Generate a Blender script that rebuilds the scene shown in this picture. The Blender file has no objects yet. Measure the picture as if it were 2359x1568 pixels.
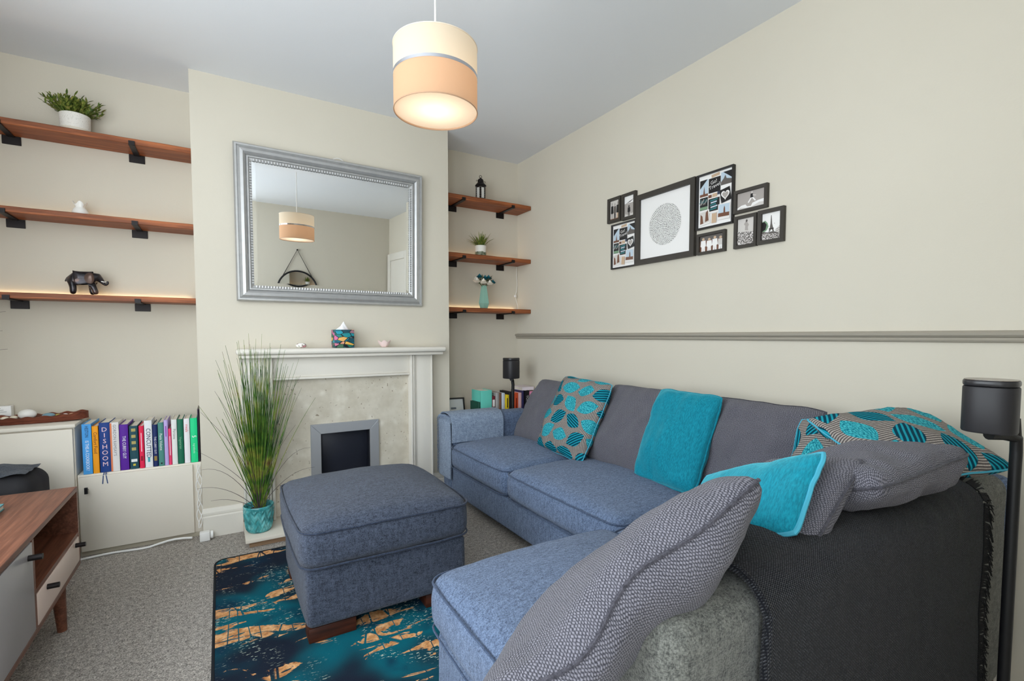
import bpy, bmesh, math, random
from mathutils import Vector, Matrix, noise

random.seed(7)
scn = bpy.context.scene
COL = scn.collection
PI = math.pi

# ------------------------------------------------------------------ camera, light, exposure
XR, YB, YC, XL, XC, H = 2.045, 3.29, 2.995, -0.1025, 1.3194, 2.4213
XW, YN = -1.12, -0.36            # left wall, wall behind the camera

cd = bpy.data.cameras.new('camera')
cam = bpy.data.objects.new('camera', cd)
COL.objects.link(cam)
cd.sensor_width = 36.0
cd.lens = 1108.59 * 36.0 / 2359.0
cd.shift_y = 45.66 / 2359.0
cd.clip_start = 0.02
cam.location = (0, 0, 1.07)
cam.rotation_euler = (PI / 2 - 0.0510, 0, -0.5448)
scn.camera = cam
scn.cycles.diffuse_bounces = 8
scn.cycles.max_bounces = 12

scn.view_settings.view_transform = 'Standard'
scn.view_settings.look = 'None'
scn.view_settings.gamma = 1.0
scn.view_settings.use_curve_mapping = False
scn.view_settings.exposure = 0.12

world = bpy.data.worlds.new('world')
scn.world = world
world.use_nodes = True
bg = world.node_tree.nodes['Background']
bg.inputs['Color'].default_value = (0.86, 0.94, 1.0, 1)
bg.inputs['Strength'].default_value = 7.0

WIN_L = (-0.05, 2.05, 0.56, 2.34)        # left wall window: y0 y1 z0 z1
WIN_FILL = (-1.0, -0.02, 0.20, 2.30)        # unseen window added behind the camera for fill: x0 x1 z0 z1


def portal(loc, rot, sx, sy):
    l = bpy.data.lights.new('window_daylight', 'AREA')
    l.shape = 'RECTANGLE'
    l.size, l.size_y = sx, sy
    l.cycles.is_portal = True
    o = bpy.data.objects.new('window_daylight', l)
    o.location = loc
    o.rotation_euler = rot
    COL.objects.link(o)
    return o


portal((XW - 0.1, (WIN_L[0] + WIN_L[1]) / 2, (WIN_L[2] + WIN_L[3]) / 2), (0, -PI / 2, 0), WIN_L[3] - WIN_L[2], WIN_L[1] - WIN_L[0])
portal(((WIN_FILL[0] + WIN_FILL[1]) / 2, YN - 0.1, (WIN_FILL[2] + WIN_FILL[3]) / 2), (PI / 2, 0, 0), WIN_FILL[1] - WIN_FILL[0], WIN_FILL[3] - WIN_FILL[2])


# ------------------------------------------------------------------ materials
def lin(c):
    r = []
    for v in c[:3]:
        v = v / 255.0
        r.append(v / 12.92 if v <= 0.04045 else ((v + 0.055) / 1.055) ** 2.4)
    return (r[0], r[1], r[2], 1.0)


class G:
    """small helper to write shader graphs as expressions"""

    def __init__(self, name, rough=0.6, metal=0.0, spec=0.4, sheen=0.0):
        self.m = bpy.data.materials.new(name)
        self.m.use_nodes = True
        self.t = self.m.node_tree
        self.b = self.t.nodes['Principled BSDF']
        self.b.inputs['Roughness'].default_value = rough
        self.b.inputs['Metallic'].default_value = metal
        self.b.inputs['Specular IOR Level'].default_value = spec
        if sheen:
            self.b.inputs['Sheen Weight'].default_value = sheen
            self.b.inputs['Sheen Roughness'].default_value = 0.5

    def n(self, typ, **kw):
        nd = self.t.nodes.new(typ)
        for k, v in kw.items():
            setattr(nd, k, v)
        return nd

    def put(self, sock, v):
        if isinstance(v, bpy.types.NodeSocket):
            self.t.links.new(v, sock)
        elif v is not None:
            sock.default_value = v

    def math(self, op, a, b=None, c=None):
        nd = self.n('ShaderNodeMath', operation=op)
        for i, v in enumerate((a, b, c)):
            if v is not None:
                self.put(nd.inputs[i], v)
        return nd.outputs[0]

    def mix(self, f, a, b, mode='MIX'):
        nd = self.n('ShaderNodeMix', data_type='RGBA', blend_type=mode)
        self.put(nd.inputs[0], f)
        self.put(nd.inputs[6], a)
        self.put(nd.inputs[7], b)
        return nd.outputs[2]

    def co(self, which='Object', scale=None):
        o = self.n('ShaderNodeTexCoord').outputs[which]
        if scale is not None:
            v = self.n('ShaderNodeVectorMath', operation='MULTIPLY')
            self.t.links.new(o, v.inputs[0])
            v.inputs[1].default_value = scale
            o = v.outputs[0]
        return o

    def noise(self, vec, scale, detail=2.0, rough=0.5, dist=0.0):
        nd = self.n('ShaderNodeTexNoise')
        self.put(nd.inputs['Vector'], vec)
        nd.inputs['Scale'].default_value = scale
        nd.inputs['Detail'].default_value = detail
        nd.inputs['Roughness'].default_value = rough
        nd.inputs['Distortion'].default_value = dist
        return nd.outputs['Fac']

    def voro(self, vec, scale, feature='F1', out='Distance'):
        nd = self.n('ShaderNodeTexVoronoi', feature=feature)
        self.put(nd.inputs['Vector'], vec)
        nd.inputs['Scale'].default_value = scale
        return nd.outputs[out]

    def step(self, v, lo, hi):
        nd = self.n('ShaderNodeMapRange', interpolation_type='SMOOTHSTEP')
        self.put(nd.inputs[0], v)
        nd.inputs[1].default_value = lo
        nd.inputs[2].default_value = hi
        return nd.outputs[0]

    def ramp(self, f, stops):
        nd = self.n('ShaderNodeValToRGB')
        self.put(nd.inputs[0], f)
        e = nd.color_ramp.elements
        while len(e) < len(stops):
            e.new(0.5)
        for el, (p, c) in zip(e, stops):
            el.position = p
            el.color = lin(c)
        return nd.outputs[0]

    def sep(self, v):
        nd = self.n('ShaderNodeSeparateXYZ')
        self.put(nd.inputs[0], v)
        return nd.outputs

    def color(self, c):
        self.put(self.b.inputs['Base Color'], lin(c) if isinstance(c, tuple) else c)
        return self

    def bump(self, h, strength=0.3, dist=0.002):
        nd = self.n('ShaderNodeBump')
        nd.inputs['Strength'].default_value = strength
        nd.inputs['Distance'].default_value = dist
        self.put(nd.inputs['Height'], h)
        self.t.links.new(nd.outputs[0], self.b.inputs['Normal'])
        return self


MC = {}


def plain(c, rough=0.55, metal=0.0, spec=0.4, name=None):
    key = (c, rough, metal, spec)
    if key not in MC:
        g = G(name or 'paint_%d_%d_%d' % c, rough, metal, spec).color(c)
        MC[key] = g.m
    return MC[key]


def mat_wall(name, c, amp=6):
    g = G(name, 0.85, spec=0.2)
    v = g.co('Object')
    f = g.noise(v, 1.3, 3)
    d = tuple(max(0, x - amp) for x in c)
    e = tuple(min(255, x + amp) for x in c)
    g.color(g.mix(f, lin(d), lin(e)))
    h = g.math('ADD', g.noise(v, 7, 3), g.math('MULTIPLY', g.noise(v, 140, 2), 0.15))
    g.bump(h, 0.25, 0.006)
    return g.m


def mat_fabric(name, dark, light, scale=420, bump=0.5, sheen=0.15, mid=0.5):
    g = G(name, 0.95, spec=0.1, sheen=sheen)
    v = g.co('Object')
    a = g.noise(g.co('Object', (1, 1, 0.55)), scale, 2.5, 0.7)
    b = g.noise(g.co('Object', (0.7, 0.7, 1.7)), scale * 0.7, 2, 0.6)
    c = g.noise(v, 9, 3)
    f = g.math('ADD', g.math('MULTIPLY', a, 0.6), g.math('MULTIPLY', b, 0.4))
    f = g.step(f, mid - 0.15, mid + 0.15)
    hx = g.noise(g.co('Object', (1, 1, 0.3)), 95, 3, 0.7)
    hy = g.noise(g.co('Object', (0.3, 1, 1)), 120, 3, 0.7)
    hz = g.step(g.math('ADD', g.math('MULTIPLY', hx, 0.5), g.math('MULTIPLY', hy, 0.5)), 0.36, 0.64)
    f2 = g.math('ADD', g.math('MULTIPLY', f, 0.55), g.math('ADD', g.math('MULTIPLY', hz, 0.33), g.math('MULTIPLY', c, 0.12)))
    g.color(g.mix(f2, lin(dark), lin(light)))
    g.bump(f, bump, 0.0025)
    return g.m


def mat_wood(name, dark, light, axis=0, scale=1.0, rough=0.5):
    g = G(name, rough, spec=0.35)
    s = [14 * scale] * 3
    s[axis] = 1.1 * scale
    v = g.co('Object', tuple(s))
    f = g.noise(v, 2.2, 5, 0.65, 0.6)
    s2 = [60 * scale] * 3
    s2[axis] = 2.2 * scale
    k = g.noise(g.co('Object', tuple(s2)), 2.0, 3)
    t = g.math('ADD', g.math('MULTIPLY', f, 0.75), g.math('MULTIPLY', k, 0.35))
    mid = tuple(int((a + b) / 2) for a, b in zip(dark, light))
    g.color(g.ramp(t, [(0.32, dark), (0.52, mid), (0.72, light)]))
    g.bump(t, 0.25, 0.002)
    return g.m


M_WALL = mat_wall('beige_wall_paint', (207, 200, 185))
M_CEIL = mat_wall('white_ceiling_paint', (230, 232, 235), 2)
M_WHITE = mat_wall('white_gloss_paint', (222, 217, 207), 3)
M_WHITE.node_tree.nodes['Principled BSDF'].inputs['Roughness'].default_value = 0.4
M_CUP = mat_wall('offwhite_cupboard_paint', (228, 221, 208), 3)
M_RAIL = mat_wall('taupe_rail_paint', (158, 151, 138), 5)

g = G('grey_carpet', 1.0, spec=0.05)
v = g.co('Object')
f = g.noise(v, 210, 3, 0.75)
f2 = g.noise(v, 60, 2, 0.6)
t = g.math('ADD', g.math('MULTIPLY', f, 0.75), g.math('MULTIPLY', f2, 0.25))
g.color(g.ramp(t, [(0.34, (78, 74, 70)), (0.44, (140, 134, 128)), (0.53, (182, 175, 167)), (0.66, (238, 231, 222))]))
g.bump(t, 0.9, 0.006)
M_CARPET = g.m

M_SOFA = mat_fabric('slate_blue_chenille', (30, 44, 70), (132, 152, 184), 420, 0.55)
M_OTTO = mat_fabric('dark_slate_chenille', (14, 19, 31), (94, 103, 122), 400, 0.55)
M_CUSH = None
g = G('grey_woven_chenille', 0.95, spec=0.1, sheen=0.12)
uv = g.co('UV')
o = g.sep(uv)
wob = g.math('MULTIPLY', g.math('SUBTRACT', g.noise(uv, 55, 2), 0.5), 0.006)
row = g.math('FLOOR', g.math('DIVIDE', g.math('ADD', o[1], wob), 0.0036))
w1 = g.math('SINE', g.math('ADD', g.math('MULTIPLY', g.math('ADD', o[0], wob), 2 * PI / 0.0058), g.math('MULTIPLY', row, 2.4)))
w2 = g.math('COSINE', g.math('MULTIPLY', g.math('ADD', o[1], wob), 2 * PI / 0.0036))
h = g.math('ADD', g.math('MULTIPLY', w1, 0.35), g.math('MULTIPLY', w2, -0.3))
h = g.math('ADD', h, g.math('MULTIPLY', g.math('SUBTRACT', g.noise(uv, 330, 2, 0.7), 0.5), 1.5))
f = g.step(h, -0.55, 0.65)
f2 = g.math('ADD', g.math('MULTIPLY', f, 0.85), g.math('MULTIPLY', g.noise(uv, 14, 3), 0.15))
g.color(g.mix(f2, lin((44, 44, 52)), lin((134, 132, 141))))
g.bump(f, 0.6, 0.0025)
M_CUSH = g.m
M_BACKF = mat_fabric('warm_lit_sofa_chenille', (36, 38, 38), (138, 139, 132), 420, 0.5)  # sofa chenille again, its greyer look in warm light put into the colour
M_THROW = mat_fabric('denim_blue_throw', (86, 102, 126), (170, 186, 208), 300, 0.6)
M_PIPE = mat_fabric('dark_piping_cloth', (26, 32, 46), (66, 76, 96), 420, 0.3)
M_PIPES = mat_fabric('slate_piping_cloth', (38, 50, 72), (84, 100, 128), 420, 0.3)
M_PIPEG = mat_fabric('grey_piping_cloth', (40, 40, 46), (86, 84, 92), 420, 0.3)
M_BLACKT = None

g = G('black_knitted_throw', 0.95, spec=0.1, sheen=0.1)
v = g.co('Object')
px = g.sep(v)
wx = g.math('SINE', g.math('MULTIPLY', px[0], 2 * PI / 0.0065))
wz = g.math('SINE', g.math('MULTIPLY', g.math('ADD', px[2], px[1]), 2 * PI / 0.0055))
k = g.math('MULTIPLY', wx, wz)
k = g.step(k, 0.25, 0.8)
s = g.math('MULTIPLY', k, g.step(g.noise(v, 260, 2), 0.35, 0.65))
g.color(g.mix(s, lin((20, 21, 26)), lin((88, 90, 96))))
g.bump(g.math('MULTIPLY', wx, wz), 0.6, 0.003)
M_BLACKT = g.m

g = G('teal_velvet', 0.75, spec=0.15, sheen=0.7)
v = g.co('Object')
f = g.noise(g.co('Object', (5, 1.0, 5)), 60, 4, 0.6)
g.color(g.mix(g.step(f, 0.25, 0.75), lin((2, 104, 124)), lin((16, 142, 164))))
g.bump(f, 0.3, 0.003)
g.b.inputs['Sheen Tint'].default_value = lin((120, 220, 235))
M_TEAL = g.m
M_TEALP = plain((70, 165, 190), 0.8)


def mat_leaf(name, rot=False):
    g = G(name, 0.9, spec=0.1)
    o = g.sep(g.co('UV'))
    x, y = (o[1], o[0]) if rot else (o[0], o[1])
    A, B = 0.128, 0.092
    yr = g.math('DIVIDE', y, B)
    row = g.math('FLOOR', yr)
    par = g.math('FLOORED_MODULO', row, 2.0)
    xr = g.math('ADD', g.math('DIVIDE', x, A), g.math('MULTIPLY', par, 0.5))
    c = g.math('FLOOR', xr)
    lx = g.math('MULTIPLY', g.math('SUBTRACT', g.math('SUBTRACT', xr, c), 0.5), A)
    ly = g.math('MULTIPLY', g.math('SUBTRACT', g.math('SUBTRACT', yr, row), 0.5), B)
    cv = g.n('ShaderNodeCombineXYZ')
    g.put(cv.inputs[0], c)
    g.put(cv.inputs[1], row)
    wn = g.n('ShaderNodeTexWhiteNoise', noise_dimensions='2D')
    g.t.links.new(cv.outputs[0], wn.inputs['Vector'])
    rnd = wn.outputs['Value']
    ang = g.math('MULTIPLY', g.math('SUBTRACT', rnd, 0.5), 1.7)
    cs, sn = g.math('COSINE', ang), g.math('SINE', ang)
    rx = g.math('ADD', g.math('MULTIPLY', lx, cs), g.math('MULTIPLY', ly, sn))
    ry = g.math('SUBTRACT', g.math('MULTIPLY', ly, cs), g.math('MULTIPLY', lx, sn))
    q = g.math('DIVIDE', rx, 0.066)
    w = g.math('MULTIPLY', g.math('SUBTRACT', 1.0, g.math('MULTIPLY', q, q)), 0.037)
    leaf = g.step(g.math('SUBTRACT', w, g.math('ABSOLUTE', ry)), 0.0, 0.0012)
    typ = g.step(g.math('FRACT', g.math('MULTIPLY', rnd, 7.31)), 0.45, 0.5)
    vein = g.step(g.math('SINE', g.math('DIVIDE', g.math('MULTIPLY', ry, 2 * PI), g.math('ADD', 0.0125, g.math('MULTIPLY', rx, 0.0)))), 0.0, 0.5)
    knit = g.step(g.noise(g.co('UV', (1, 0.35, 1)), 330, 2), 0.42, 0.58)
    l1 = g.mix(vein, lin((8, 60, 78)), lin((28, 150, 168)))
    l2 = g.mix(knit, lin((16, 112, 130)), lin((72, 182, 192)))
    leafc = g.mix(typ, l1, l2)
    st = g.step(g.math('SINE', g.math('MULTIPLY', x, 2 * PI / 0.0082)), -0.2, 0.5)
    bgc = g.mix(st, lin((92, 86, 84)), lin((176, 168, 160)))
    bgc = g.mix(g.math('MULTIPLY', knit, 0.25), bgc, lin((60, 56, 56)))
    g.color(g.mix(leaf, bgc, leafc))
    g.bump(g.math('ADD', g.math('MULTIPLY', leaf, 1.0), g.math('MULTIPLY', knit, 0.35)), 0.45, 0.002)
    return g.m


M_LEAF = mat_leaf('leaf_patterned_weave')
M_LEAFR = mat_leaf('leaf_patterned_weave_turned', True)

g = G('abstract_rug_pile', 0.9, spec=0.12)
v = g.co('Object')
big = g.noise(v, 2.6, 2)
base = g.mix(g.step(big, 0.42, 0.60), lin((26, 34, 48)), lin((8, 92, 106)))
base = g.mix(g.step(g.noise(v, 5.5, 3), 0.5, 0.75), base, lin((14, 44, 66)))
an = g.noise(g.co('Object', (2.6, 8.5, 1)), 1.5, 6, 0.62, 0.9)
reg = g.noise(g.co('Object', (1.0, 1.6, 1)), 2.3, 1)
cop = g.step(g.math('ADD', an, g.math('MULTIPLY', reg, 0.42)), 0.785, 0.797)
crack = g.voro(g.co('Object', (13, 2.2, 1)), 1.1, 'DISTANCE_TO_EDGE')
cop = g.math('MULTIPLY', cop, g.step(crack, 0.012, 0.03))
copc = g.ramp(g.noise(v, 45, 4, 0.7), [(0.3, (150, 92, 52)), (0.5, (206, 150, 98)), (0.7, (236, 190, 142))])
spk = g.noise(g.co('Object', (60, 150, 1)), 1.0, 2, 0.6)
spr = g.step(g.noise(v, 7, 2), 0.48, 0.62)
spk = g.math('MULTIPLY', g.step(spk, 0.61, 0.64), spr)
col = g.mix(spk, base, lin((196, 208, 190)))
col = g.mix(cop, col, copc)
g.color(col)
g.bump(g.noise(v, 300, 2), 0.35, 0.003)
M_RUG = g.m

M_SHELFW = mat_wood('red_stained_pine', (86, 42, 20), (176, 102, 58), 0)
M_WALNUT = mat_wood('walnut_veneer', (78, 44, 32), (142, 92, 70), 1, 1.3, 0.4)
M_WALEDGE = plain((120, 96, 88), 0.5)
M_FOOT = mat_wood('dark_walnut_foot', (38, 16, 8), (84, 40, 22), 0, 1.2)
M_TRAYW = mat_wood('carved_brown_wood', (70, 30, 20), (136, 74, 52), 0, 1.5)
M_IRON = plain((38, 34, 34), 0.45, 0.6)
M_BLACK = plain((22, 22, 24), 0.45)
M_BLACKM = plain((30, 29, 32), 0.6)
M_SPK = plain((40, 39, 42), 0.5)
M_FRAMEB = plain((58, 53, 47), 0.5)
M_PLASTIC = plain((236, 235, 232), 0.35)
M_PAGES = plain((226, 219, 204), 0.9)
M_CHROME = plain((200, 200, 205), 0.18, 1.0)
M_STEEL = plain((178, 180, 184), 0.42, 0.55)
M_CERAM = plain((236, 234, 229), 0.25, 0, 0.5)
M_DARKSOIL = plain((40, 30, 24), 0.9)

g = G('brushed_silver_leaf', 0.42, 0.65, 0.5)
v = g.co('Object')
g.color(g.mix(g.noise(v, 30, 3), lin((172, 172, 172)), lin((194, 194, 193))))
M_SILVER = g.m

g = G('mirror_glass', 0.0, 1.0)
g.color((236, 238, 238))
M_MIRROR = g.m

g = G('fossil_stone_panel', 0.35, spec=0.4)
v = g.co('Object')
f = g.voro(g.mix(0.06, v, g.n('ShaderNodeTexNoise').outputs['Color']), 15, 'SMOOTH_F1')
n1 = g.noise(v, 9, 5, 0.6)
n2 = g.noise(v, 60, 3)
c = g.mix(g.step(n1, 0.3, 0.7), lin((192, 184, 167)), lin((210, 203, 188)))
c = g.mix(g.math('MULTIPLY', g.step(f, 0.50, 0.10), g.math('MULTIPLY', g.step(g.noise(v, 10, 3), 0.45, 0.65), 0.7)), c, lin((226, 221, 208)))
c = g.mix(g.step(n2, 0.66, 0.72), c, lin((140, 128, 110)))
g.color(c)
M_STONE = g.m
M_HEARTH = mat_wall('cream_marble', (214, 207, 194), 8)

g = G('teal_glazed_ceramic', 0.22, spec=0.6)
v = g.co('Object')
g.color(g.ramp(g.noise(v, 22, 4), [(0.3, (28, 96, 102)), (0.5, (72, 158, 160)), (0.72, (128, 196, 196))]))
M_TEALCER = g.m
M_MINT = plain((134, 176, 160), 0.4)
M_SPECK = None
g = G('speckled_white_pot', 0.6)
v = g.co('Object')
g.color(g.mix(g.step(g.noise(v, 380, 2), 0.62, 0.7), lin((226, 222, 214)), lin((150, 140, 128))))
M_SPECK = g.m
g = G('two_tone_glaze', 0.4)
v = g.co('Object')
sz = g.sep(v)[2]
low = g.ramp(g.noise(v, 90, 3), [(0.35, (62, 74, 58)), (0.6, (136, 142, 118))])
g.color(g.mix(g.step(g.math('ADD', sz, g.math('MULTIPLY', g.noise(v, 30, 2), 0.02)), 0.042, 0.048), low, lin((226, 222, 214))))
M_TWOTONE = g.m

g = G('grass_blade_green', 0.6)
v = g.co('Object')
g.color(g.ramp(g.noise(v, 16, 2), [(0.3, (26, 62, 30)), (0.48, (74, 112, 34)), (0.62, (132, 142, 58)), (0.8, (108, 66, 52))]))
M_BLADE = g.m
g = G('shrub_leaf_green', 0.6)
g.color(g.ramp(g.noise(g.co('Object'), 60, 2), [(0.3, (46, 70, 24)), (0.5, (98, 116, 40)), (0.7, (156, 150, 78))]))
M_SHRUB = g.m

g = G('bronze_resin', 0.28, 0.55, 0.5)
g.color(g.ramp(g.noise(g.co('Object'), 26, 3), [(0.3, (20, 20, 24)), (0.55, (62, 58, 62)), (0.75, (120, 92, 78))]))
M_BRONZE = g.m

g = G('tissue_box_print', 0.5)
v = g.co('Object')
cells = g.n('ShaderNodeTexVoronoi')
g.t.links.new(g.co('Object', (1, 1, 2.2)), cells.inputs['Vector'])
cells.inputs['Scale'].default_value = 24
hs = g.ramp(g.sep(cells.outputs['Color'])[0], [(0.0, (18, 28, 44)), (0.22, (20, 150, 170)), (0.4, (30, 110, 70)), (0.58, (214, 110, 160)), (0.74, (232, 190, 60)), (0.9, (40, 90, 120))])
edge = g.voro(g.co('Object', (1, 1, 2.2)), 24, 'DISTANCE_TO_EDGE')
g.color(g.mix(g.step(edge, 0.03, 0.07), lin((16, 22, 30)), hs))
M_TISSUE = g.m

g = G('crowd_photo_print', 0.3)
v = g.co('Object')
g.color(g.ramp(g.noise(v, 220, 4, 0.75), [(0.4, (20, 18, 18)), (0.5, (120, 112, 106)), (0.57, (236, 230, 226))]))
M_CROWD = g.m
g = G('word_map_print', 0.4)
v = g.co('Object')
vc = g.n('ShaderNodeTexVoronoi')
g.t.links.new(v, vc.inputs['Vector'])
vc.inputs['Scale'].default_value = 20
ra = g.math('MULTIPLY', g.sep(vc.outputs['Color'])[0], 6.28)
xy = g.sep(v)
r = g.math('ADD', g.math('MULTIPLY', xy[0], g.math('COSINE', ra)), g.math('MULTIPLY', xy[1], g.math('SINE', ra)))
ln = g.step(g.math('SINE', g.math('MULTIPLY', r, 2 * PI / 0.0088)), -0.3, 0.2)
brk = g.step(g.noise(v, 300, 3, 0.8), 0.47, 0.52)
g.color(g.mix(g.math('MULTIPLY', ln, brk), lin((230, 228, 224)), lin((34, 30, 30))))
M_WORDS = g.m


def mat_emit(name, c, s):
    m = bpy.data.materials.new(name)
    m.use_nodes = True
    b = m.node_tree.nodes['Principled BSDF']
    b.inputs['Base Color'].default_value = lin(c)
    b.inputs['Emission Color'].default_value = lin(c)
    b.inputs['Emission Strength'].default_value = s
    return m


def mat_shade(name, c, k=0.5):
    m = bpy.data.materials.new(name)
    m.use_nodes = True
    t = m.node_tree
    t.nodes.remove(t.nodes['Principled BSDF'])
    d = t.nodes.new('ShaderNodeBsdfDiffuse')
    r = t.nodes.new('ShaderNodeBsdfTranslucent')
    d.inputs[0].default_value = lin(c)
    r.inputs[0].default_value = lin(c)
    x = t.nodes.new('ShaderNodeMixShader')
    x.inputs[0].default_value = k
    t.links.new(d.outputs[0], x.inputs[1])
    t.links.new(r.outputs[0], x.inputs[2])
    t.links.new(x.outputs[0], t.nodes['Material Output'].inputs[0])
    return m


def mat_pane(name):
    m = bpy.data.materials.new(name)
    m.use_nodes = True
    t = m.node_tree
    t.nodes.remove(t.nodes['Principled BSDF'])
    a = t.nodes.new('ShaderNodeBsdfTransparent')
    b = t.nodes.new('ShaderNodeBsdfGlossy')
    b.inputs['Roughness'].default_value = 0.02
    x = t.nodes.new('ShaderNodeMixShader')
    x.inputs[0].default_value = 0.06
    t.links.new(a.outputs[0], x.inputs[1])
    t.links.new(b.outputs[0], x.inputs[2])
    t.links.new(x.outputs[0], t.nodes['Material Output'].inputs[0])
    return m


M_PANE = mat_pane('clear_window_glass')


# ------------------------------------------------------------------ mesh helpers
class MB:
    def __init__(self):
        self.v, self.f, self.mi, self.uv = [], [], [], []
        self.cur = 0

    def face(self, idx, uv=None):
        self.f.append(tuple(idx))
        self.mi.append(self.cur)
        self.uv.append(uv)

    def box(self, x0, x1, y0, y1, z0, z1):
        b = len(self.v)
        self.v += [(x, y, z) for z in (z0, z1) for y in (y0, y1) for x in (x0, x1)]
        for q in ((0, 2, 3, 1), (4, 5, 7, 6), (0, 1, 5, 4), (2, 6, 7, 3), (0, 4, 6, 2), (1, 3, 7, 5)):
            self.face([b + i for i in q])
        return self

    def quad(self, a, b, c, d):
        n = len(self.v)
        self.v += [tuple(a), tuple(b), tuple(c), tuple(d)]
        self.face((n, n + 1, n + 2, n + 3))
        return self

    def poly(self, pts):
        n = len(self.v)
        self.v += [tuple(p) for p in pts]
        self.face(range(n, n + len(pts)))
        return self

    def tube(self, pts, r, n=8, closed=False, cap=True):
        pts = [Vector(p) for p in pts]
        rs = r if isinstance(r, (list, tuple)) else [r] * len(pts)
        b = len(self.v)
        N = len(pts)
        prev = None
        for i, p in enumerate(pts):
            a = pts[(i - 1) % N] if (closed or i > 0) else p
            c = pts[(i + 1) % N] if (closed or i < N - 1) else p
            t = c - a
            t = t.normalized() if t.length > 1e-9 else Vector((0, 0, 1))
            if prev is None:
                up = Vector((0, 0, 1)) if abs(t.z) < 0.9 else Vector((1, 0, 0))
                u = t.cross(up).normalized()
            else:
                u = prev - t * prev.dot(t)
                u = u.normalized() if u.length > 1e-9 else t.orthogonal().normalized()
            prev = u
            w = t.cross(u)
            for k in range(n):
                an = 2 * PI * k / n
                self.v.append(tuple(p + (u * math.cos(an) + w * math.sin(an)) * rs[i]))
        for i in range(N if closed else N - 1):
            j = (i + 1) % N
            for k in range(n):
                l = (k + 1) % n
                self.face((b + i * n + k, b + i * n + l, b + j * n + l, b + j * n + k))
        if cap and not closed:
            self.face([b + k for k in range(n)][::-1])
            self.face([b + (N - 1) * n + k for k in range(n)])
        return self

    def lathe(self, prof, n=28, c=(0, 0, 0), fn=None):
        b = len(self.v)
        for (r, z) in prof:
            for k in range(n):
                a = 2 * PI * k / n
                rr, zz = (r, z) if fn is None else fn(r, z, a)
                self.v.append((c[0] + rr * math.cos(a), c[1] + rr * math.sin(a), c[2] + zz))
        for i in range(len(prof) - 1):
            for k in range(n):
                l = (k + 1) % n
                self.face((b + i * n + k, b + i * n + l, b + (i + 1) * n + l, b + (i + 1) * n + k))
        if prof[0][0] > 1e-6:
            self.face([b + k for k in range(n)][::-1])
        if prof[-1][0] > 1e-6:
            self.face([b + (len(prof) - 1) * n + k for k in range(n)])
        return self

    def grid(self, fn, nu, nv, uvfn=None, flip=False):
        b = len(self.v)
        for j in range(nv + 1):
            for i in range(nu + 1):
                self.v.append(tuple(fn(i / nu, j / nv)))
        for j in range(nv):
            for i in range(nu):
                q = [(i, j), (i + 1, j), (i + 1, j + 1), (i, j + 1)]
                if flip:
                    q = q[::-1]
                uv = [uvfn(a / nu, c / nv) for a, c in q] if uvfn else None
                self.face([b + c * (nu + 1) + a for a, c in q], uv)
        return self

    def prism(self, poly, z0, z1):
        n = len(self.v)
        m = len(poly)
        self.v += [(x, y, z0) for x, y in poly] + [(x, y, z1) for x, y in poly]
        self.face([n + i for i in range(m)][::-1])
        self.face([n + m + i for i in range(m)])
        for i in range(m):
            j = (i + 1) % m
            self.face((n + i, n + j, n + m + j, n + m + i))
        return self

    def map(self, fn):
        self.v = [tuple(fn(Vector(p))) for p in self.v]
        return self

    def build(self, name, mat, parent=None, smooth=False, bevel=0.0, seg=2, weld=False, org=None, auto=None):
        me = bpy.data.meshes.new(name)
        if org is None:
            org = Vector((0, 0, 0))
            p = parent
            while p is not None and p.parent is not None:
                p = p.parent
            if p is not None:
                org = p.location if not p.get('_local') else org
        vs = [(a - org[0], b - org[1], c - org[2]) for a, b, c in self.v]
        me.from_pydata(vs, [], self.f)
        mats = mat if isinstance(mat, (list, tuple)) else [mat]
        for m in mats:
            me.materials.append(m)
        if len(mats) > 1:
            me.polygons.foreach_set('material_index', self.mi)
        if any(u is not None for u in self.uv):
            l = me.uv_layers.new(name='UVMap')
            k = 0
            for p, u in zip(me.polygons, self.uv):
                for q in range(p.loop_total):
                    if u is not None:
                        l.data[p.loop_start + q].uv = u[q]
        if weld or bevel:
            bm = bmesh.new()
            bm.from_mesh(me)
            if weld:
                bmesh.ops.remove_doubles(bm, verts=bm.verts, dist=1e-5)
            if bevel:
                es = [e for e in bm.edges if len(e.link_faces) == 2 and e.calc_face_angle(0) > 0.6]
                bmesh.ops.bevel(bm, geom=es, offset=bevel, segments=seg, profile=0.5, affect='EDGES', clamp_overlap=True)
            bmesh.ops.recalc_face_normals(bm, faces=bm.faces)
            bm.to_mesh(me)
            bm.free()
        if smooth or bevel:
            me.polygons.foreach_set('use_smooth', [True] * len(me.polygons))
            me.set_sharp_from_angle(angle=auto if auto else 0.7)
        me.update()
        o = bpy.data.objects.new(name, me)
        COL.objects.link(o)
        if parent is not None:
            o.parent = parent
        return o


def tag(o, label, cat, group=None):
    o['label'] = label
    o['category'] = cat
    if group:
        o['group'] = group
    return o


def thing(name, label, cat, loc=(0, 0, 0), group=None):
    o = bpy.data.objects.new(name, None)
    o.empty_display_size = 0.05
    COL.objects.link(o)
    o.location = loc
    return tag(o, label, cat, group)


def local_thing(name, label, cat, mat4, group=None):
    o = thing(name, label, cat, (0, 0, 0), group)
    o.matrix_world = mat4
    o['_local'] = 1
    return o


def struct(o):
    o['kind'] = 'structure'
    return o


def stuff(o):
    o['kind'] = 'stuff'
    return o


def box_at(name, mat, parent, x0, x1, y0, y1, z0, z1, bevel=0.0, seg=2):
    return MB().box(x0, x1, y0, y1, z0, z1).build(name, mat, parent, bevel=bevel, seg=seg)


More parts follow.
